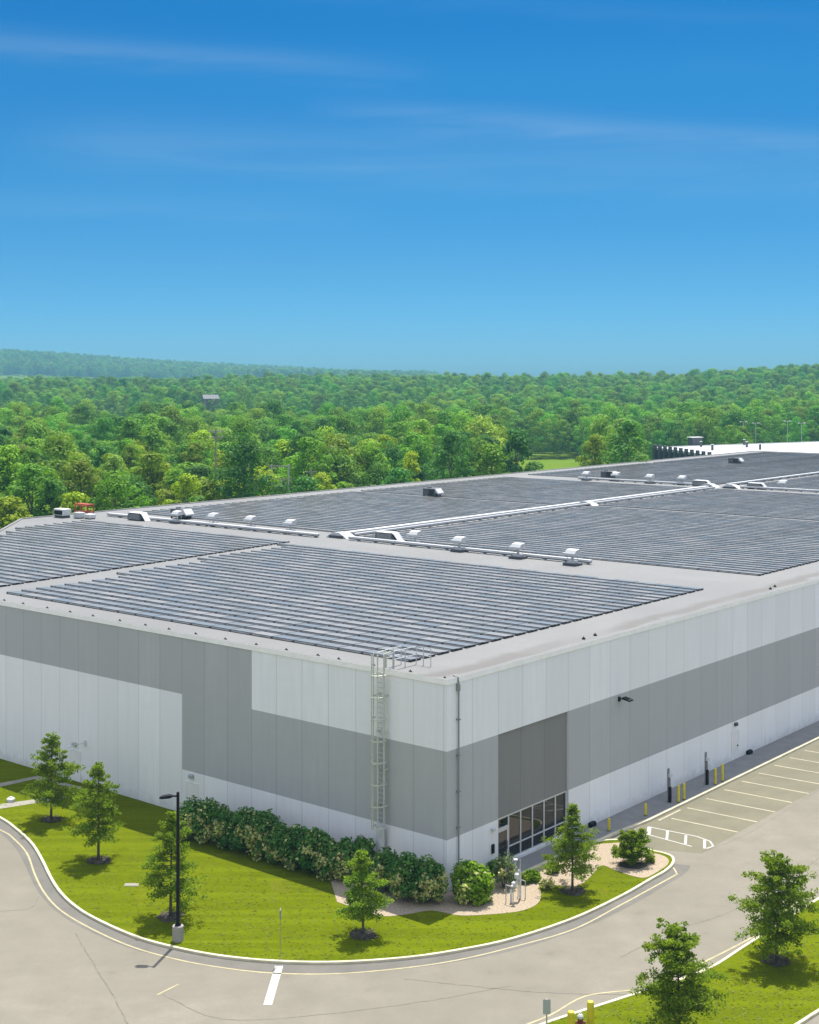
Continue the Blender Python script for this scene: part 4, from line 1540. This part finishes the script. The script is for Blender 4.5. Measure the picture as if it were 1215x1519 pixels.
ZONES = [(-100, 120, 'behind the cut-off roof corner'), (120, 290, 'behind the rear duct end'), (290, 440, 'round the utility poles'), (440, 620, 'past the twin-pole frame'),
         (620, 760, 'behind the lone dark roof unit'), (760, 985, 'by the grass clearing'), (985, 1400, 'beyond the white roof')]
labels = {}
recs = []
for (x, y) in singles:
    # edge trees are fuller and brighter, bushes at the very edge
    s, t = toB(x, y)
    kd = fr_.choices(range(len(KINDS)), KW)[0]
    edge_d = t - WT if s > 36 else 99
    vi = fr_.randrange(5)
    if fr_.random() < .05:
        vi = 5
    if edge_d < 9:
        vi = 6 if fr_.random() < .5 else vi
    px = PX(x, y)[0]
    zone = next(z for a_, b2, z in ZONES if a_ <= px < b2)
    recs.append([x, y, kd, vi, zone, math.hypot(x, y), px])
by = {}
for r_ in recs:
    sz = 'low bush' if r_[3] == 6 else 'narrow tree' if r_[3] == 5 else 'broadleaf tree'
    by.setdefault((r_[4], r_[2], sz), []).append(r_)
for (zone, kd, sz), L in by.items():
    L.sort(key=lambda q: q[6])
    for i, r_ in enumerate(L):
        x, y, _, vi = r_[:4]
        h, tm, cm = variants[vi]
        sc = fr_.uniform(.68, 1.06)
        o = empty('forest_tree' if vi < 6 else 'forest_bush', (x, y, hgt(x, y) - .05), fr_.uniform(0, 6.28))
        o.scale = (sc * fr_.uniform(.85, 1.3), sc * fr_.uniform(.85, 1.3), sc * fr_.uniform(.9, 1.1))
        tag(o, (f'{ordinal(i + 1)} {KINDS[kd][0]} {sz} from the left {zone}' if len(L) > 1 else f'only {KINDS[kd][0]} {sz} {zone}'), 'tree' if vi < 6 else 'bush', 'forest trees behind the warehouse')
        a_ = link('trunk', tm, o)
        b2 = link('crown', cm, o)
        c = KINDS[kd][1]
        j = fr_.uniform(.9, 1.5)
        b2.color = (c[0] * j * fr_.uniform(.9, 1.1), c[1] * j, c[2] * j, 1)

# far forest: one uncountable mass, instanced from a few crowns
src = bpy.data.collections.new('far_forest_crowns')
for k, (h, r, cn) in enumerate(((17, 5.0, 0), (18.5, 5.6, 0), (15, 4.7, 0), (19.5, 5.0, 0))):
    tk, cr = forest_crown(700 + k, h, r, cn)
    so = bpy.data.objects.new('crown_source', cr.mesh('crown_source', FOL['far']))
    src.objects.link(so)
pts = []
for (x, y) in rest:
    pts.append((x, y, hgt(x, y) - 1.0, fr_.choice((.6, .72, .84, .92, 1.0, 1.08)) * fr_.uniform(.9, 1.1)))
k = 0
while k < 14000:
    y = fr_.uniform(2900, 4250)
    x = fr_.uniform(-.66, .14) * y
    px = PX(x, y)[0]
    if px > 520 + 140 * fr_.random():
        continue
    pts.append((x, y, hgt(x, y) - 1, fr_.uniform(1.0, 1.6)))
    k += 1
me = bpy.data.meshes.new('forest')
me.from_pydata([p[:3] for p in pts], [], [])
at = me.attributes.new('tree_scale', 'FLOAT', 'POINT')
at.data.foreach_set('value', [p[3] for p in pts])
at = me.attributes.new('tree_turn', 'FLOAT', 'POINT')
at.data.foreach_set('value', [fr_.uniform(0, 6.28) for p in pts])
at = me.attributes.new('tree_pick', 'INT', 'POINT')
at.data.foreach_set('value', [fr_.randrange(4) for p in pts])
fo = link('forest', me)
tag(fo, kind='stuff', label='distant green forest rolling away to the hazy hill')
ng = bpy.data.node_groups.new('forest_scatter', 'GeometryNodeTree')
ng.interface.new_socket('Geometry', in_out='INPUT', socket_type='NodeSocketGeometry')
ng.interface.new_socket('Geometry', in_out='OUTPUT', socket_type='NodeSocketGeometry')
gi, go = ng.nodes.new('NodeGroupInput'), ng.nodes.new('NodeGroupOutput')
ip = ng.nodes.new('GeometryNodeInstanceOnPoints')
ci = ng.nodes.new('GeometryNodeCollectionInfo')
ci.inputs['Collection'].default_value = src
ci.inputs['Separate Children'].default_value = True
ci.inputs['Reset Children'].default_value = True
ip.inputs['Pick Instance'].default_value = True


def attr(name, typ):
    n = ng.nodes.new('GeometryNodeInputNamedAttribute')
    n.data_type = typ
    n.inputs['Name'].default_value = name
    return n.outputs['Attribute']


cx_ = ng.nodes.new('ShaderNodeCombineXYZ')
ng.links.new(attr('tree_turn', 'FLOAT'), cx_.inputs[2])
er = ng.nodes.new('FunctionNodeEulerToRotation')
ng.links.new(cx_.outputs[0], er.inputs[0])
ng.links.new(gi.outputs[0], ip.inputs['Points'])
ng.links.new(ci.outputs[0], ip.inputs['Instance'])
ng.links.new(attr('tree_pick', 'INT'), ip.inputs['Instance Index'])
ng.links.new(er.outputs[0], ip.inputs['Rotation'])
ng.links.new(attr('tree_scale', 'FLOAT'), ip.inputs['Scale'])
ng.links.new(ip.outputs[0], go.inputs[0])
md = fo.modifiers.new('scatter', 'NODES')
md.node_group = ng

# ------------------------------------------------------------------ poles, yard lamps, houses in the forest
def px_at(px, y, z=0.0):
    return (px - CX) * y / F, y


x, y = px_at(320, 232)
o = empty('utility_pole', (x, y, 0), .5)
tag(o, 'tall grey utility pole with crossarms rising among the trees', 'utility pole')
MB().tube([(0, 0, -.3), (0, 0, 21.2)], [.2, .13], 8).build('pole', M['wood'], o)
for z in (20.6, 19.6):
    MB().box(-1.3, 1.3, -.07, .07, z, z + .14).build('crossarm', M['wood'], o)
i_ = MB()
for z in (20.75, 19.75):
    for xx in (-1.2, -.5, .5, 1.2):
        i_.tube([(xx, 0, z), (xx, 0, z + .28)], .06, 6)
i_.build('insulator', M['white'], o)
MB().bbox(.1, .5, -.25, .25, 9.4, 10.5, .05).build('transformer', M['unit'], o)
x, y = px_at(403, 236)
o = empty('twin_pole_frame', (x, y, 0), -.1)
tag(o, 'twin-legged utility frame with dark equipment slung between pale posts', 'utility pole')
for xx in (0, 2.9):
    MB().tube([(xx, 0, -.3), (xx, 0, 15.0)], [.17, .13], 8).build('pole', M['galv'], o)
MB().box(-.5, 3.4, -.08, .08, 14.6, 14.8).build('crossarm', M['wood'], o)
MB().box(-.5, 3.4, -.08, .08, 12.4, 12.55).build('crossarm', M['wood'], o)
t_ = MB()
for xx in (.75, 1.45, 2.15):
    t_.tube([(xx, 0, 10.9), (xx, 0, 12.3)], .3, 10)
t_.build('transformer', M['dgrey'], o)
x, y = px_at(462, 240)
o = empty('utility_pole', (x, y, 0), .3)
tag(o, 'shorter grey utility pole beside a yellow-green bush past the twin frame', 'utility pole')
MB().tube([(0, 0, -.3), (0, 0, 14.2)], [.17, .11], 8).build('pole', M['wood'], o)
MB().box(-1.0, 1.0, -.06, .06, 13.4, 13.55).build('crossarm', M['wood'], o)

for i, (px, ptop, yy) in enumerate(((1103, 626, 468), (1121, 628, 474), (1168, 625, 470), (1189, 628, 476))):
    x, y = px_at(px, yy)
    h = HC - (ptop - H0) * yy / F
    o = empty('yard_lamp', (x, y, 0))
    tag(o, f'distant pale yard lamp beyond the white roof, {ordinal(i + 1)} of the four from its pillared end', 'lamp post', 'distant yard lamps')
    MB().tube([(0, 0, -.2), (0, 0, h)], [.12, .08], 8).build('pole', M['offwhite'], o)
    MB().box(-.9, .9, -.06, .06, h, h + .1).build('lamp_arm', M['offwhite'], o)
    MB().bbox(-1.3, -.6, -.3, .3, h - .12, h + .22, .06).bbox(.6, 1.3, -.3, .3, h - .12, h + .22, .06).build('lamp_head', M['white'], o)


def house(px, py, yy, w, d, h, rz, label):
    x, y = px_at(px, yy)
    ztop = HC - (py - H0) * yy / F
    z0 = hgt(x, y) - .2
    o = empty('house', (x, y, z0), rz)
    tag(o, label, 'house')
    hh = ztop - z0
    wl = hh - h
    MB().box(-w, w, -d, d, 0, wl).build('wall', M['siding'], o)
    m = MB()
    m.loft([[(-w - .4, -d - .5, wl), (-w - .4, d + .5, wl), (-w - .4, 0, hh)], [(w + .4, -d - .5, wl), (w + .4, d + .5, wl), (w + .4, 0, hh)]], True, True)
    rf = m.build('roof', M['shingle'], o)
    MB().box(w * .4, w * .4 + .8, .3, 1.1, wl, hh + 1.0).build('chimney', M['siding'], rf)
    for k in (-.55, .0, .55):
        f_ = MB().box(w * k - .7, w * k + .7, -d - .06, -d - .005, wl - 2.2, wl - .7).build('window', M['white'], o)
        MB().box(w * k - .6, w * k + .6, -d - .08, -d - .062, wl - 2.1, wl - .8).build('pane', M['pane'], f_)


house(312, 585.5, 860, 4.5, 4, 2.4, .3, 'pale house with grey roof glimpsed above the treetops on the far ridge')
house(270, 716, 246, 5, 3.5, 2.0, .5, 'low pale house hidden among the trees near the tall utility pole')

# ------------------------------------------------------------------ haze
hz = MB().box(-4700, 4700, -320, 4650, -3, 150)
hm = bpy.data.materials.new('pale_haze')
hm.use_nodes = True
nt = hm.node_tree
nt.nodes.clear()
out = nt.nodes.new('ShaderNodeOutputMaterial')
pv = nt.nodes.new('ShaderNodeVolumePrincipled')
pv.inputs['Color'].default_value = (.21, .48, .66, 1)
pv.inputs['Density'].default_value = 2.2e-4
pv.inputs['Anisotropy'].default_value = 0.0
nt.links.new(pv.outputs[0], out.inputs['Volume'])
hzo = hz.build('haze', hm)
tag(hzo, kind='stuff', label='thin blue haze over the far hills')

# ------------------------------------------------------------------ sky, sun, camera
SUN_EL, SUN_AZ = 68.0, 13.0
world = bpy.data.worlds.new('World')
scene.world = world
world.use_nodes = True
nt = world.node_tree
bg = nt.nodes['Background']
tc = N(nt, 'ShaderNodeTexCoord')
mp = N(nt, 'ShaderNodeMapping')
mp.inputs['Scale'].default_value = (1, 1, 3.2)
nt.links.new(tc.outputs['Generated'], mp.inputs[0])
nrm = N(nt, 'ShaderNodeVectorMath', operation='NORMALIZE')
nt.links.new(mp.outputs[0], nrm.inputs[0])
sky = N(nt, 'ShaderNodeTexSky', sky_type='NISHITA', sun_disc=False, sun_elevation=R(SUN_EL), sun_rotation=R(SUN_AZ), air_density=1.0, dust_density=.6, ozone_density=1.5)
nt.links.new(nrm.outputs[0], sky.inputs[0])
sepz = N(nt, 'ShaderNodeSeparateXYZ')
nt.links.new(tc.outputs['Generated'], sepz.inputs[0])
# deep polarised blue low in the sky, plain daylight overhead
cr_ = N(nt, 'ShaderNodeValToRGB')
cr_.color_ramp.interpolation = 'EASE'
els = cr_.color_ramp.elements
els[0].position, els[0].color = .0, (.095, .215, .32, 1)
els[1].position, els[1].color = .62, (1.15, 1.05, .88, 1)
for p_, c_ in ((.06, (.070, .235, .315)), (.13, (.036, .235, .330)), (.2, (.016, .205, .325)), (.255, (.002, .168, .305)), (.36, (.2, .35, .5))):
    e_ = els.new(p_)
    e_.color = c_ + (1,)
nt.links.new(sepz.outputs[2], cr_.inputs[0])
skyb = mix(nt, 1.0, sky.outputs[0], cr_.outputs[0], 'MULTIPLY')
# thin cirrus: long faint streaks, each at its own bearing and height in the sky


def M2(op, a, b_=None):
    n_ = N(nt, 'ShaderNodeMath', operation=op)
    for k_, v in ((0, a), (1, b_)):
        if v is None:
            continue
        if isinstance(v, (int, float)):
            n_.inputs[k_].default_value = v
        else:
            nt.links.new(v, n_.inputs[k_])
    return n_.outputs[0]


ysafe = M2('MAXIMUM', sepz.outputs[1], .05)
azt = M2('DIVIDE', sepz.outputs[0], ysafe)
elt = M2('DIVIDE', sepz.outputs[2], ysafe)
mp2 = N(nt, 'ShaderNodeMapping')
mp2.inputs['Scale'].default_value = (5, 5, 60)
mp2.inputs['Rotation'].default_value = (0, R(-4), 0)
nt.links.new(tc.outputs['Generated'], mp2.inputs[0])
wisp = noise_out(nt, 1.0, mp2.outputs[0], 6, .6, .5)
wob = M2('MULTIPLY', M2('SUBTRACT', wisp, .5), .022)
total = None
for (a0, e0, slope, w, x0, x1, amp) in ((-.293, .2385, -.075, .0065, -.42, .03, .19), (-.0325, .1888, -.074, .0065, -.08, .40, .22), (-.2445, .166, -.043, .014, -.30, .42, .15),
                                        (.2, .2215, -.03, .0045, .18, .27, .13), (-.3, .123, -.03, .008, -.5, .0, .10), (.1, .262, -.05, .006, -.5, .4, .05)):
    line_ = M2('ADD', M2('MULTIPLY', M2('SUBTRACT', azt, a0), slope), e0)
    d_ = M2('DIVIDE', M2('ADD', M2('SUBTRACT', elt, line_), wob), w)
    ga_ = M2('POWER', 2.718, M2('MULTIPLY', M2('MULTIPLY', d_, d_), -.5))
    win = M2('MULTIPLY', ramp(nt, azt, x0, x0 + .09), ramp(nt, azt, x1 - .12, x1, 1, 0))
    v = M2('MULTIPLY', M2('MULTIPLY', ga_, win), M2('MULTIPLY', ramp(nt, wisp, .3, .7, .25, 1.0), amp * .8))
    total = v if total is None else M2('ADD', total, v)
total = M2('MULTIPLY', total, ramp(nt, sepz.outputs[1], .2, .4))
skyc = mix(nt, total, skyb, (1.5, 1.9, 2.3))
# unseen white cloud bank, added behind the viewpoint to fill the shaded walls
mp3 = N(nt, 'ShaderNodeMapping')
mp3.inputs['Scale'].default_value = (1, 1, 1.8)
nt.links.new(tc.outputs['Generated'], mp3.inputs[0])
fill_cloud = ramp(nt, noise_out(nt, 2.6, mp3.outputs[0], 6, .55), .40, .56)
back = ramp(nt, sepz.outputs[1], -.05, -.4)
fill_cloud = M2('MULTIPLY', M2('MULTIPLY', fill_cloud, back), M2('MULTIPLY', ramp(nt, sepz.outputs[2], .02, .12), ramp(nt, sepz.outputs[2], .7, .9, 1, 0)))
skyc = mix(nt, M2('MULTIPLY', fill_cloud, .92), skyc, (4.15, 3.98, 3.9))
nt.links.new(skyc, bg.inputs[0])
bg.inputs[1].default_value = .15

sl = bpy.data.lights.new('sun', 'SUN')
sl.energy = 3.15
sl.angle = R(.53)
sl.color = (1.0, .955, .88)
so = bpy.data.objects.new('sun', sl)
COL.objects.link(so)
el, az = R(SUN_EL), R(SUN_AZ)
dirv = Vector((math.sin(az) * math.cos(el), math.cos(az) * math.cos(el), math.sin(el)))
so.rotation_euler = dirv.to_track_quat('Z', 'Y').to_euler()
so.location = dirv * 120

cam = bpy.data.cameras.new('camera')
cam.sensor_fit = 'HORIZONTAL'
cam.sensor_width = 36
cam.lens = 36 * F / 1215
cam.shift_y = -(759.5 - H0) / 1215
cam.clip_start = .5
cam.clip_end = 12000
co = bpy.data.objects.new('camera', cam)
COL.objects.link(co)
co.location = (0, 0, HC)
co.rotation_euler = (R(90), 0, 0)
scene.camera = co

vs_ = scene.view_settings
vs_.view_transform = 'Standard'
vs_.look = 'None'
vs_.gamma = 1
vs_.use_curve_mapping = False
vs_.exposure = 1.35
scene.cycles.max_bounces = 6
scene.cycles.diffuse_bounces = 3
scene.cycles.transmission_bounces = 4
scene.cycles.volume_bounces = 0
scene.cycles.use_denoising = True
